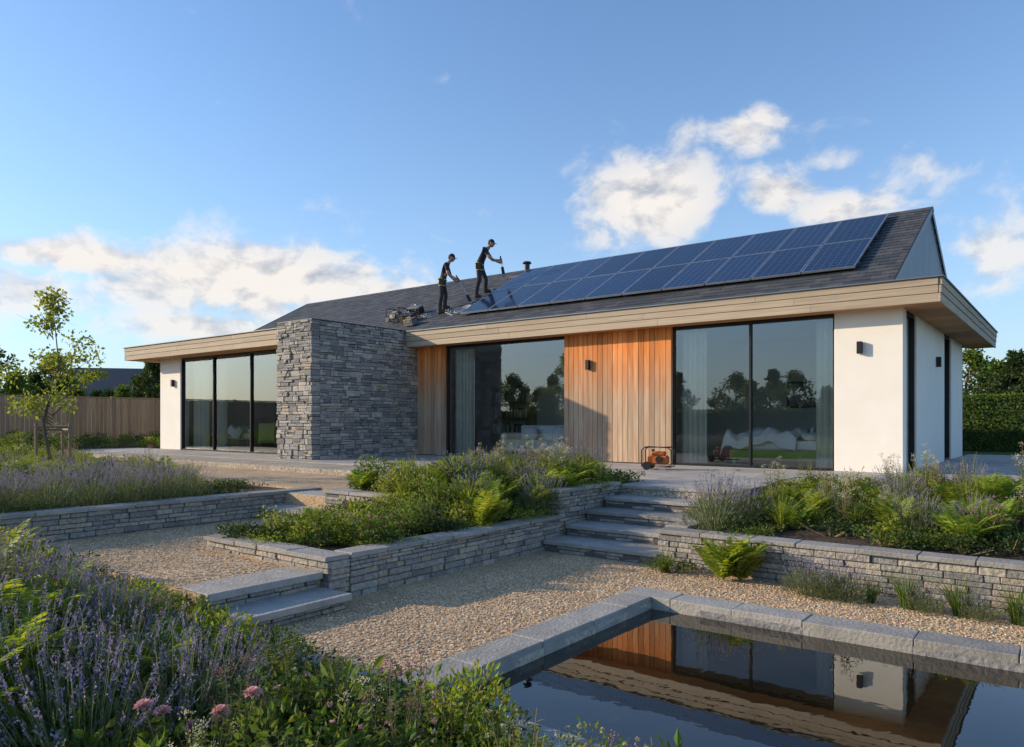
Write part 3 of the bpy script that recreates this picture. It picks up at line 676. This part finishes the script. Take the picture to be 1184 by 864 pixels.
    if cap:
        n_=9; vs=[]
        for i in range(n_):
            a=math.radians(-65+130*i/(n_-1)); vs.append(hc+Rm@np.array([.085*math.cos(a)+.0,.08*math.sin(a),.045])); vs.append(hc+Rm@np.array([.17*math.cos(a)+.0,.085*math.sin(a),.03]))
        v.add(vs,[(2*i,2*i+2,2*i+3,2*i+1) for i in range(n_-1)],1)
    v.build('head',[m_skin,m_hair,m_lip],e,smooth=True)
    pA,pB=T(poleend[0]),T(poleend[1]); pd=(pB-pA)/np.linalg.norm(pB-pA)
    v=V()
    for s in 'LR':
        w_,pp=P['wr'+s],P['pa'+s]; q=pA+pd*np.dot(pp-pA,pd)
        ad=q-w_; ad/=np.linalg.norm(ad)+1e-9; side=np.cross(ad,pd); side/=np.linalg.norm(side)+1e-9
        base=pp
        for k in range(4):
            off=pd*(-.028+.019*k); L1=(.9,1,.96,.8)[k]
            pts=[base+off*.9,q+off+side*.028,q+off+side*.02+ad*.026*L1,q+off-side*.012+ad*.03*L1,q+off-side*.027*L1+ad*.006]
            v.tube(pts,[.0105,.0105,.0095,.0085,.007],0,7)
        v.tube([w_+ad*.025+pd*(-.02),base+pd*(-.05)-side*.012,q+pd*(-.05)-side*.024,q+pd*(-.02)-side*.03+ad*.012],[.013,.012,.010,.008],0,7)
        v.ell((w_+base)/2+ad*.02,(.03,.03,.035),0,10,8)
    v.build('hands',m_skin,e,smooth=True)
    v=V()
    def ring(c,ax,rx,ry,th,m):
        ax=ax/np.linalg.norm(ax); a=f-ax*np.dot(f,ax); a/=np.linalg.norm(a); b=np.cross(ax,a)
        pts=[c+a*rx*math.cos(t)+b*ry*math.sin(t) for t in np.linspace(0,2*math.pi,17)]; v.tube(pts,th,m,6,False)
    sp_=P['spine']-P['pelvis']
    ring(P['pelvis']+sp_*.3,sp_,.125,.165,.024,0)
    for s in 'LR':
        d=P['kn'+s]-P['hip'+s]; ring(P['hip'+s]+d*.3,d,.088,.088,.014,0)
        c=P['pelvis']+sp_*.1+sd_*(.18 if s=='L' else -.18)
        v.box(-.07,.07,-.035,.035,-.14,.03,1,fn=lambda x,y,z:tuple(c+f*x+sd_*y+up*z))
    v.build('tool_belt',[m_hivis,m_boot],e,smooth=False)
    v=V(); v.tube([pA,pB],[.013,.013],0,8); v.tube([pA-pd*.02,pA+pd*.12],[.02,.02],1,8)
    q=pB; v.tube([q-pd*.25,q-pd*.02],[.045,.05],1,10); v.ell(q,(.06,.06,.05),2,10,8)
    v.build('pole_tool',[m_alu,m_rubber,m_hose],e)
J1=dict(pelvis=(0,0,.93),spine=(.04,0,1.08),chest=(.12,0,1.30),neck0=(.18,0,1.44),neck=(.21,0,1.49),head0=(.24,0,1.54),
 shL=(.14,.185,1.39),shR=(.14,-.185,1.39),elL=(.24,.22,1.12),elR=(.20,-.24,1.11),wrL=(.45,.10,1.00),wrR=(.38,-.10,.93),paL=(.50,.055,.985),paR=(.44,-.05,.90),
 hipL=(0,.1,.90),hipR=(0,-.1,.90),knL=(.10,.12,.52),knR=(.0,-.12,.47),ankL=(.06,.13,.09),ankR=(-.06,-.13,.09),toeL=(.24,.15,.045),toeR=(.12,-.15,.045))
person('roofer',-14.9,15.9,math.radians(38),J1,((.43,0,1.08),(.86,.0,.30)),.35)
J2=dict(pelvis=(-.05,0,.93),spine=(.0,0,1.08),chest=(.12,0,1.29),neck0=(.20,0,1.42),neck=(.24,0,1.47),head0=(.28,0,1.51),
 shL=(.15,.185,1.37),shR=(.15,-.185,1.37),elL=(.32,.23,1.13),elR=(.30,-.24,1.12),wrL=(.56,.11,1.10),wrR=(.50,-.10,1.02),paL=(.62,.055,1.09),paR=(.56,-.05,1.0),
 hipL=(-.03,.1,.90),hipR=(-.03,-.1,.90),knL=(.14,.12,.53),knR=(-.02,-.12,.47),ankL=(.12,.14,.09),ankR=(-.12,-.14,.09),toeL=(.31,.16,.045),toeR=(.06,-.16,.045))
person('roofer',-14.25,16.9,math.radians(30),J2,((.60,0,1.18),(.70,.0,.62)),.3)

# ------------------------------------------------------------------ rooftop equipment + terrace tool
def generator(name,loc,rz,col,s=1):
    e=empty(name); e.location=loc; e.rotation_euler=(0,0,rz); e.scale=(s,s,s)
    v=V(); v.box(-.2,.2,-.13,.13,.1,.27); v.box(-.13,.15,-.11,.11,.27,.35); v.build('motor_housing',col,e,bevel=.03)
    v=V()
    for y in (-.17,.17):
        v.tube([(-.28,y,.06),(-.28,y,.38),(-.22,y,.43),(.22,y,.43),(.28,y,.38),(.28,y,.06),(-.28,y,.06)],.013,0,8)
        v.tube([(-.18,y*1.05,.08),(-.18,y*1.3,.08)],[.08,.08],0,14)
    for x in (-.22,.22): v.tube([(x,-.17,.43),(x,.17,.43)],.013,0,8); v.tube([(x,-.17,.06),(x,.17,.06)],.013,0,8)
    v.tube([(.05,-.14,.2),(.05,-.17,.2)],.07,0,14); v.tube([(-.1,0,.35),(-.1,0,.39)],.03,0,10)
    v.build('frame_and_wheels',m_rubber,e,smooth=False)
generator('portable_generator',(-6.45,12.95,.70),math.radians(15),m_orange)
rx,ry=-16.45,15.55; generator('air_compressor',(rx,ry,roofz(ry)-.02),0,m_greyp,1.0)
def toolbox(x,y,rz,body,lid,s):
    e=empty('toolbox'); v=V(); v.box(-.25,.25,-.13,.13,0,.2); v.build('case',body,e,bevel=.02); v=V(); v.box(-.255,.255,-.135,.135,.2,.25); v.build('lid',lid,e,bevel=.015)
    v=V(); v.tube([(-.08,0,.25),(-.08,0,.3),(.08,0,.3),(.08,0,.25)],.012,0,8); v.build('handle',m_alu,e)
    v=V(); v.box(-.15,-.11,-.142,-.13,.16,.22); v.box(.11,.15,-.142,-.13,.16,.22); v.build('latches',m_alu,e)
    e.location=(x,y,roofz(y)+.02); e.rotation_euler=(.45,0,rz); e.scale=(s,s,s)
toolbox(-15.75,15.4,.2,m_brown,m_rubber,1.0); toolbox(-15.35,15.1,-.1,m_greyp,m_brown,.8); toolbox(-16.0,15.95,.1,m_rubber,m_greyp,1.0)
v=V()
for k in range(3):
    ph=k*1.3; pts=[(x_:=-15.9+.11*i, y_:=15.75+.22*math.sin(i*.7+ph)+.12*k, roofz(y_)+.02) for i in range(24)]; v.tube(pts,.014,0,6)
for k in range(4):
    cx,cy,rr=-13.95,15.75,.18+.02*k; v.tube([(cx+rr*math.cos(a),cy+rr*math.sin(a),roofz(cy+rr*math.sin(a))+.03+.02*k) for a in np.linspace(0,6.3,20)],.014,0,6)
v.build('air_hose',m_hose)

# ------------------------------------------------------------------ vegetation
def nrm(a): return a/(np.linalg.norm(a,axis=-1,keepdims=True)+1e-9)
def lavender(seed,h=.45,r=.32,n=120,sw=.004):
    global RNG; RNG=np.random.default_rng(seed); v=V()
    th=RNG.uniform(0,6.28,n); q=np.sqrt(RNG.uniform(0,1,n)); rad=r*q
    b=np.stack([rad*.3*np.cos(th),rad*.3*np.sin(th),np.zeros(n)],1)
    e_=np.stack([rad*np.cos(th)+RNG.normal(0,.03,n),rad*np.sin(th)+RNG.normal(0,.03,n),h*(1-.35*q**2)*RNG.uniform(.7,1.18,n)],1)
    mid=b*.4+e_*.6; mid[:,2]=e_[:,2]*.62; mid[:,:2]=e_[:,:2]*.72
    ts=np.linspace(0,1,4); paths=np.stack([(1-t)**2*b+2*t*(1-t)*mid+t*t*e_ for t in ts],1)
    v.ribbons(paths,[sw,sw,sw*.8,sw*.7],0)
    d=nrm(e_-mid); K=9; P=[];D=[]
    sl=RNG.uniform(.045,.085,n)
    for k in range(K):
        P.append(e_+d*(sl*(k/K-.3))[:,None]); D.append(nrm(d*.8+RNG.normal(0,.5,(n,3))))
    P=np.concatenate(P);D=np.concatenate(D); v.leaves(P,D,RNG.uniform(.011,.017,len(P)),RNG.uniform(.006,.010,len(P)),1)
    m=n*8; th=RNG.uniform(0,6.28,m); q=np.sqrt(RNG.uniform(0,1,m)); rad=r*.95*q; z=h*.68*(1-.5*q*q)*RNG.uniform(.1,1,m)
    P=np.stack([rad*np.cos(th),rad*np.sin(th),z],1); D=nrm(np.stack([np.cos(th)*q,np.sin(th)*q,np.full(m,.9)],1)+RNG.normal(0,.35,(m,3)))
    v.leaves(P,D,RNG.uniform(.04,.08,m),RNG.uniform(.006,.011,m),0)
    return v.mesh('lavender',[m_lavleaf,m_lav])
def fern(seed,nf=17,L_=.6,mat=None):
    global RNG; RNG=np.random.default_rng(seed); v=V(); K=24
    for i in range(nf):
        a=RNG.uniform(0,6.28); ln=L_*RNG.uniform(.7,1.1); up=RNG.uniform(.85,1.4)
        t=np.linspace(0,1,K+2); out=ln*(t*math.cos(up)+.25*t*t); z=ln*(t*math.sin(up)*1.15-.36*t**2.6)
        cx=np.cos(a);sx=np.sin(a); pts=np.stack([out*cx,out*sx,z],1)
        v.ribbons(pts[None],np.linspace(.008,.002,K+2),0)
        tan=nrm(np.gradient(pts,axis=0)); side=np.array([-sx,cx,0.])
        w=.17*ln/.6*np.sin(np.clip(t*1.05+.08,0,1)*math.pi)**.7*(1-.35*t)
        nn=np.cross(tan,side)
        for s in (1,-1):
            P=pts[2:-1]; D=side*s+tan[2:-1]*.45+np.array([0,0,-.08])+RNG.normal(0,.06,(K-1,3))
            v.leaves(P,D,w[2:-1],w[2:-1]*.20+.006,0,.1,U=nn[2:-1]+RNG.normal(0,.2,P.shape))
    return v.mesh('fern',[mat or m_fern])
def grass(seed,h=.5,r=.1,n=110,mat=None,wd=.008):
    global RNG; RNG=np.random.default_rng(seed); v=V(); th=RNG.uniform(0,6.28,n); l=h*RNG.uniform(.5,1.1,n); lean=RNG.uniform(.05,.75,n)
    b=np.stack([r*.5*np.cos(th)*RNG.uniform(0,1,n),r*.5*np.sin(th)*RNG.uniform(0,1,n),0*th],1)
    ps=[]
    for t in np.linspace(0,1,5):
        o=l*lean*t**1.8; ps.append(b+np.stack([o*np.cos(th),o*np.sin(th),l*(t-.3*lean*t*t)],1))
    v.ribbons(np.stack(ps,1),[wd,wd,wd*.85,wd*.55,wd*.1],0); return v.mesh('grass_tuft',[mat or m_leafY])
def shrub(seed,h=.45,r=.32,n=700,ll=.045,mat=None,fl=None,nf=0,lw=.5,fs=.02):
    global RNG; RNG=np.random.default_rng(seed); v=V(); K=16
    ct=np.stack([RNG.uniform(-1,1,K)*r*.7,RNG.uniform(-1,1,K)*r*.7,RNG.uniform(.3,.85,K)*h],1)
    for c in ct: v.tube([(c[0]*.15,c[1]*.15,0),(c[0]*.6,c[1]*.6,c[2]*.5),tuple(c)],[.006,.005,.003],1,4,False)
    i=RNG.integers(0,K,n); off=nrm(RNG.normal(size=(n,3)))*(RNG.uniform(.3,1,n)**.6)[:,None]*np.array([r*.42,r*.42,h*.26])
    P=ct[i]+off; P[:,2]=np.maximum(P[:,2],.01); D=nrm(off)+np.array([0,0,.35])+RNG.normal(0,.4,(n,3))
    l=ll*RNG.uniform(.6,1.3,n); v.leaves(P,D,l,l*lw,0)
    if fl is not None:
        i=RNG.integers(0,K,nf); F=ct[i]+nrm(RNG.normal(size=(nf,3))+np.array([0,0,1.2]))*np.array([r*.45,r*.45,h*.32])
        for c in F:
            q=14; dd=nrm(RNG.normal(size=(q,3))+np.array([0,0,.4])); v.leaves(np.repeat(c[None],q,0),dd,fs*RNG.uniform(.7,1.2,q),fs*.8,2)
    return v.mesh('shrub',[mat or m_leaf,m_straw,fl or m_white])
def perennial(seed,h=.7,n=14,mat=None,fl=None,spread=.22,ll=.09):
    global RNG; RNG=np.random.default_rng(seed); v=V()
    for i in range(n):
        a=RNG.uniform(0,6.28); q=RNG.uniform(.2,1)*spread; hh=h*RNG.uniform(.6,1.05)
        t=np.linspace(0,1,7); pts=np.stack([q*(.3+.7*t**1.3)*math.cos(a)+.01*np.sin(t*5+i),q*(.3+.7*t**1.3)*math.sin(a)+0*t,hh*t],1)
        v.tube(pts,np.linspace(.005,.002,7),1,4,False)
        K=24; tt=np.linspace(.12,.93,K); P=np.stack([np.interp(tt,t,pts[:,k]) for k in range(3)],1)
        an=np.arange(K)*2.4+i; D=np.stack([np.cos(an),np.sin(an),RNG.uniform(0,.6,K)],1); l=ll*(1.1-.6*tt)*RNG.uniform(.7,1.2,K)
        v.leaves(P,D,l,l*.34,0,.1,U=np.tile(np.array([0,0,1.]),(K,1))+RNG.normal(0,.25,(K,3)))
        if fl is not None:
            q_=26; c=pts[-1]; O=RNG.normal(size=(q_,3))*np.array([.018,.018,.015]); v.leaves(c+O,nrm(O+[0,0,.01]),RNG.uniform(.01,.018,q_),.012,2)
    return v.mesh('perennial',[mat or m_leaf,m_straw,fl or m_dpink])
def peony(seed):
    global RNG; RNG=np.random.default_rng(seed); v=V()
    for i in range(5):
        a=i*1.3; hh=.30+.08*(i%3); c=np.array([.11*math.cos(a),.11*math.sin(a),hh]); v.tube([(0,0,0),c*[.6,.6,.6],c],[.004,.003,.003],1,5,False)
        if i<3:
            for ring_ in range(5):
                q=9; an=np.arange(q)*6.28/q+ring_*.4; el_=.1+ring_*.3; D=np.stack([np.cos(an)*math.cos(el_),np.sin(an)*math.cos(el_),np.full(q,math.sin(el_))],1)
                v.leaves(np.repeat(c[None],q,0),D,.048-.004*ring_,.038,2,.35,U=np.tile(np.array([0,0,1.]),(q,1)))
        K=22; tt=RNG.uniform(.2,.9,K)[:,None]; an=RNG.uniform(0,6.28,K); v.leaves(c*tt,np.stack([np.cos(an),np.sin(an),an*0+.4],1),.08,.03,0)
    return v.mesh('pink_flower',[m_leaf,m_straw,m_pink])
LAV=[lavender(i,.45+.05*(i%2),.32) for i in (11,12,13)]
FERN=[fern(i) for i in (21,22,23)]
FERNY=[fern(i,18,.62,m_leafY) for i in (24,25)]
GR=[grass(i) for i in (31,32)]; GRD=[grass(33,.38,.12,140,m_leaf,.006),grass(34,.55,.1,70,m_straw,.004)]
SH=[shrub(41),shrub(42,mat=m_leafY),shrub(43,.4,.34,800,.04,m_leafD),shrub(44,.35,.3,600,.05,m_leaf,m_dpink,26),shrub(45,.35,.32,650,.035,m_leafY,m_white,22),shrub(46,.3,.3,700,.03,m_leaf,m_pink,14)]
BIG=[shrub(47,.4,.32,260,.10,m_leaf,lw=.42),shrub(48,.36,.3,240,.085,m_leafY,lw=.5)]
PE=[perennial(51,fl=m_dpink),perennial(52,.6,16,m_leafY),perennial(53,.75,12,m_leaf,m_white),perennial(54,.65,18,m_leaf)]
LOW=[shrub(61,.16,.34,550,.04,m_leaf),shrub(62,.14,.36,500,.035,m_leafY),shrub(63,.18,.3,500,.04,m_leafD)]
PEO=peony(71)
def scat(parent,lst,n,x0,x1,y0,y1,zf,s0=.8,s1=1.2,mind=0,ok=None,top=None):
    pts=[]; tries=0
    while len(pts)<n and tries<n*30:
        tries+=1; x=random.uniform(x0,x1); y=random.uniform(y0,y1)
        if ok and not ok(x,y): continue
        if mind and any((x-a)**2+(y-b)**2<mind*mind for a,b in pts): continue
        me=random.choice(lst); sc=random.uniform(s0,s1); z=zf(x,y)
        if top:
            sc=min(sc,(top(x,y)-z)/HT[me.name]*random.uniform(.85,1.15))
            if sc<.3: continue
        pts.append((x,y))
        inst(me.name.split('.')[0],me,parent,(x,y,z-.01),random.uniform(0,6.28),sc)
def one(parent,me,x,y,z,sc=1): inst(me.name.split('.')[0],me,parent,(x,y,z),random.uniform(0,6.28),sc)

cb=empty('planter_bed_planting')
scat(cb,LOW,42,-7.2,-5.6,4.55,6.5,zf_c1,.8,1.2)
scat(cb,[SH[3],SH[0],SH[5],SH[4],SH[1],BIG[1]],26,-7.1,-5.7,4.7,6.4,zf_c1,.6,.95,.2)
scat(cb,LOW,60,-8.0,-5.5,6.6,10.3,zc2,.9,1.3)
scat(cb,[SH[0],SH[1],SH[4]]+BIG,30,-7.9,-5.6,6.6,10.2,zc2,.8,1.15,.3)
scat(cb,LAV,12,-7.2,-5.6,7.0,9.8,zc2,.95,1.2,.4)
scat(cb,FERN+FERNY,30,-8.0,-5.6,6.7,10.1,zc2,.8,1.1,.3)
scat(cb,PE,24,-7.9,-5.8,7.4,10.2,zc2,.75,1.05,.28)
scat(cb,GR,16,-7.9,-5.7,6.6,10.2,zc2,.7,1.1,.3)
rb=empty('raised_bed_planting')
scat(rb,LOW,95,-3.6,2,7.95,11.2,zf_r,.8,1.2)
one(rb,LAV[0],-3.35,8.15,.36,1.15); one(rb,LAV[1],-3.1,8.5,.4,1.1); one(rb,LAV[2],-3.45,8.65,.42,1.1)
scat(rb,[SH[0],SH[1],SH[4],SH[5],SH[3]]+BIG,34,-3.2,2,8.2,11.2,zf_r,.5,.9,.33)
scat(rb,FERN+FERNY,24,-2.8,2,8.1,11,zf_r,.65,1.0,.4)
scat(rb,LAV,7,-2.6,1.5,8.6,11.2,zf_r,.8,1.0,.5)
scat(rb,PE,26,-3.3,2,8.6,11.2,zf_r,.6,.95,.32)
scat(rb,GR,18,-3.0,2,8.2,11.2,zf_r,.65,1.0,.35)
fb=empty('wall_base_planting')
one(fb,FERN[0],-2.9,7.3,0,1.05); one(fb,FERNY[1],-2.75,7.38,0,1.0); one(fb,LOW[0],-3.5,7.35,0,.8); one(fb,GRD[0],-3.55,7.3,0,.8)
for x in (-2.05,-1.85,-1.5,-1.7): one(fb,(LAV+GRD[:1])[int(-x*10)%4],x,7.2+random.uniform(-.08,.08),0,.68)
for x in (-1.2,-.8,-.4,0,.3): one(fb,GRD[0],x,7.2,0,1.0); one(fb,LAV[1],x+.15,7.15,0,.5)
lb=empty('lavender_border')
zl=lambda x,y:.55
for row in range(4):
    for k in range(8):
        one(lb,LAV[random.randrange(3)],-9.72-row*.5+random.uniform(-.1,.1),2.2+k*.45+random.uniform(-.1,.1),.53,random.uniform(.85,1.1))
scat(lb,LAV,30,-16,-11.2,1.5,6.0,zl,.9,1.1,.45)
okl=lambda x,y: x<-11 or y<5.6
scat(lb,LOW,140,-18,-9.6,1.5,6.9,zl,.8,1.3)
scat(lb,[SH[0],SH[1],SH[4]]+GR+FERNY,70,-26,-11,4.0,7.0,zl,.8,1.2,.4,okl)
scat(lb,PE,24,-24,-12,3.5,7,zl,.8,1.0,.4)
scat(lb,[SH[0],SH[1],SH[4],SH[3]]+PE,60,-29.5,-25,4,10,zl,1,1.6,.4)
scat(lb,[SH[0],SH[1],SH[3],SH[2]],34,-29.5,-24.6,9.3,16,lambda x,y:.62,.9,1.6,.4,lambda x,y:x<-26 or y>11.6 and x<-25)
fg=empty('foreground_bed_planting')
def depth(x,y): return -x*math.sin(A)+y*math.cos(A)
LX=[-400,0,60,120,200,290,350,420,480,560,620,700,1300]; LY=[560,600,640,665,692,722,738,752,765,765,790,850,900]
def topf(x,y):
    D=depth(x,y); u=(x*math.cos(A)+y*math.sin(A))/D; return 1.65-D*(np.interp(592+851*u,LX,LY)-486)/851
okf=lambda x,y: depth(x,y)>2.5
scat(fg,LOW,190,-8.5,-.3,.2,2.75,zf_fore,.8,1.2,0,okf,topf)
scat(fg,[SH[0],SH[1],SH[3],SH[5],SH[4]],40,-5.2,-.9,1.2,2.7,zf_fore,.5,1.0,.2,okf,topf)
scat(fg,BIG,26,-5.2,-.9,1.2,2.7,zf_fore,.5,1.0,.2,okf,topf)
scat(fg,LAV,30,-6.2,-3.2,.6,2.7,zf_fore,.9,1.35,.25,okf,topf)
scat(fg,FERNY+FERN+[SH[1]],34,-8.5,-4.0,.4,2.4,zf_fore,1.0,1.5,.28,okf,topf)
scat(fg,[SH[1],PE[1],PE[3],BIG[1]],22,-8.8,-4.6,.8,2.9,zf_fore,1.0,1.5,.3,okf,topf)
scat(fg,PE,30,-4.6,-1.0,1.5,2.7,zf_fore,.4,.95,.18,okf,topf)
scat(fg,GR+GRD,34,-5,-1.0,1.2,2.7,zf_fore,.4,1.0,.2,okf,topf)
one(fg,PEO,-2.95,1.85,.02,1.0); one(fg,PEO,-3.05,1.6,.02,.95)

# ------------------------------------------------------------------ trees
def tree(seed,h,cr,nl,ll,mat,trunk_r=.12,cb_=.35,K=26,name='tree',flat=1.0):
    global RNG; RNG=np.random.default_rng(seed); v=V()
    tr=[(0,0,0),(.02*h*RNG.normal(),.02*h*RNG.normal(),h*.3),(.03*h*RNG.normal(),.03*h*RNG.normal(),h*.6),(0,0,h*.92)]
    v.tube(tr,[trunk_r,trunk_r*.75,trunk_r*.45,trunk_r*.08],1,8,False)
    cts=[]
    for i in range(K):
        z=RNG.uniform(cb_,1)*h; q=(z/h-cb_)/(1-cb_); rr=cr*(math.sin(min(1,q*1.05+.12)*math.pi)**.6)*RNG.uniform(.35,1); a=i*2.4+RNG.uniform(-.4,.4)
        c=np.array([rr*math.cos(a),rr*math.sin(a),z]); z0=max(cb_*h*.7,z-rr*.8); t0=np.array([0,0,z0])
        md=(t0+c)/2+np.array([0,0,-.05*rr]); v.tube([t0,md,c],[trunk_r*.3,trunk_r*.16,trunk_r*.05],1,5,False); cts.append(c)
        for k in range(3):
            e2=c+RNG.normal(size=3)*cr*.16; v.tube([md*.4+c*.6,e2],[trunk_r*.08,trunk_r*.02],1,4,False)
    cts=np.array(cts); i=RNG.integers(0,K,nl); br=cr*.26*RNG.uniform(.6,1.3,K)
    off=nrm(RNG.normal(size=(nl,3)))*(RNG.uniform(0,1,nl)**.5)[:,None]*br[i][:,None]*np.array([1,1,.75*flat])
    P=cts[i]+off; D=nrm(off)*.6+RNG.normal(0,.5,(nl,3))+np.array([0,0,-.1]); l=ll*RNG.uniform(.6,1.3,nl)
    v.leaves(P,D,l,l*.6,0); return v.mesh(name,[mat,m_bark])
sap=tree(101,3.55,.95,2000,.08,m_leafY,.035,.34,26,'sapling')
o=bpy.data.objects.new('young_tree',sap); C.collection.objects.link(o); o.location=(-15.5,5.75,.55)
e=empty('tree_stake_frame'); v=V()
for dx,dy in((-.32,0),(.32,0),(0,.3)): v.tube([(dx,dy,0),(dx,dy,1.05)],.03,0,8)
v.tube([(-.36,0,.98),(.36,0,.98)],.025,0,8); v.tube([(-.32,0,.92),(0,.3,.92)],.02,0,8); v.tube([(.32,0,.92),(0,.3,.92)],.02,0,8)
v.build('stakes',m_fence,e); e.location=(-15.5,5.75,.55); e.rotation_euler=(0,0,A)
TR=[tree(201,7,2.6,4200,.29,m_leafD,.2,.15,34,'tree'),tree(202,8,2.8,4200,.3,m_leaf,.2,.12,34,'tree'),tree(203,6,2.6,4000,.28,m_leaf,.18,.1,34,'tree')]
dt=empty('distant_trees')
def T_(px,D,sc,k,zb=.3):
    u=(px-592)/851; x=D*(-math.sin(A)+u*math.cos(A)); y=D*(math.cos(A)+u*math.sin(A)); inst('tree',TR[k%3],dt,(x,y,zb),random.uniform(0,6.28),sc)
for i,px in enumerate(range(-160,250,22)): T_(px+random.uniform(-8,8),random.uniform(38,50),random.uniform(.6,.8)*(.74 if 80<px<165 else 1),i,0)
for i,px in enumerate(range(-100,300,40)): T_(px,random.uniform(74,84),random.uniform(.7,.85),i)
for i,px in enumerate(range(1120,1330,26)): T_(px+random.uniform(-6,6),random.uniform(36,42),random.uniform(.6,.75),i+1)
T_(1175,33,.62,0)
for i in range(32):
    inst('tree',TR[i%3],dt,(-46+i*2.3+random.uniform(-1,1),-27+random.uniform(-4,4),-.1),random.uniform(0,6.28),random.uniform(.6,.85))
def hedge(hx0,hx1,hy0,hy1,hz0,hz1,n,ls,front):
    global RNG; RNG=np.random.default_rng(5)
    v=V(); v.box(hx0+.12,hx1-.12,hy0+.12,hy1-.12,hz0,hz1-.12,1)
    P=np.stack([RNG.uniform(hx0,hx1,n),RNG.uniform(hy0,hy1,n),RNG.uniform(hz0,hz1,n)],1)
    h_=n*6//10; P[:h_,1]=(hy0+np.abs(RNG.normal(0,.06,h_))) if front<0 else (hy1-np.abs(RNG.normal(0,.06,h_))); P[h_:,2]=hz1-np.abs(RNG.normal(0,.05,n-h_))
    D=RNG.normal(0,.6,(n,3)); D[:h_,1]+=.8*front; D[h_:,2]+=.8; v.leaves(P,D,RNG.uniform(.7,1.2,n)*ls,.7*ls,0); v.build('hedge',[m_leaf,m_leafD])
hedge(-6,14,28,29.2,.6,2.45,22000,.09,-1)
hedge(-50,34,-22,-20.8,-.1,2.3,22000,.2,1)  # unseen hedge, added to fill the sky gap under trees in window reflections
sb=empty('shrub_border')
scat(sb,[SH[0],SH[2],SH[1]],30,.1,6,13,27.5,lambda x,y:.64,1.4,2.2,.6)
fe=empty('timber_fence'); v=V(); y=-6
while y<34:
    v.box(-30.0+random.uniform(-.004,.004),-29.97,y,y+.14,.55,2.5+random.uniform(-.006,.006)); y+=.15
v.box(-30.06,-30.01,-6,34,.9,.98); v.box(-30.06,-30.01,-6,34,2.2,2.28); v.box(-30.04,-29.94,-6,34,2.51,2.55); v.build('boards',m_fence,fe)
v=V()
for k in range(17): v.box(-30.12,-30.02,-6+k*2.4,-5.9+k*2.4,.5,2.58)
v.build('posts',m_fence,fe)
e=empty('neighbour_house'); e.location=(-67,32,0); e.rotation_euler=(0,0,.9)
v=V(); v.box(-5,5,-3.5,3.5,0,3.6); v.build('walls',m_render,e)
v=V(); v.add([(-5.4,-4,3.5),(5.4,-4,3.5),(5.4,0,6.3),(-5.4,0,6.3),(-5.4,4,3.5),(5.4,4,3.5)],[(0,1,2,3),(3,2,5,4)]); v.build('roof',m_slate,e)
v=V(); v.add([(-5,-3.5,3.6),(-5,3.5,3.6),(-5,0,6.1)],[(0,1,2)]); v.add([(5,-3.5,3.6),(5,3.5,3.6),(5,0,6.1)],[(0,1,2)]); v.build('gables',m_render,e)
v=V()
for x in (-3,0,3): v.box(x-.6,x+.6,-3.55,-3.49,1,2.3)
v.build('windows',m_black,e)

# ------------------------------------------------------------------ loose pebbles on gravel
RNG=np.random.default_rng(9)
def pebbles(v,n,x0,x1,y0,y1,z,excl=None):
    P=np.stack([RNG.uniform(x0,x1,n),RNG.uniform(y0,y1,n)],1)
    if excl: P=P[[not(excl[0]<a<excl[1] and excl[2]<b<excl[3]) for a,b in P]]
    n=len(P); s=RNG.uniform(.005,.010,n); an=RNG.uniform(0,6.28,n)
    cube=np.array([[x,y,zz] for zz in(-1,1) for y in(-1,1) for x in(-1,1)],float)
    cb3=cube[None]*np.stack([s*RNG.uniform(.8,1.4,n),s,s*.6],1)[:,None,:]; cb3*=RNG.uniform(.55,1.1,(n,8,1))
    c_,s_=np.cos(an)[:,None],np.sin(an)[:,None]; X=cb3[:,:,0]*c_-cb3[:,:,1]*s_; Y=cb3[:,:,0]*s_+cb3[:,:,1]*c_
    out=np.stack([X+P[:,0:1],Y+P[:,1:2],cb3[:,:,2]+z+.002],2).reshape(-1,3)
    F=np.array([(0,2,3,1),(4,5,7,6),(0,1,5,4),(2,6,7,3),(0,4,6,2),(1,3,7,5)])
    v.add(out,(F[None]+(np.arange(n)*8)[:,None,None]).reshape(-1,4))
v=V(); pebbles(v,34000,-5.05,-.2,3.2,7.5,0,(PX0-CW,4,2,PY1+CW)); pebbles(v,9000,-9.1,-5.5,3.1,6.1,.27,(-7.46,-5.3,4.2,7)); v.build('gravel',m_pebble)
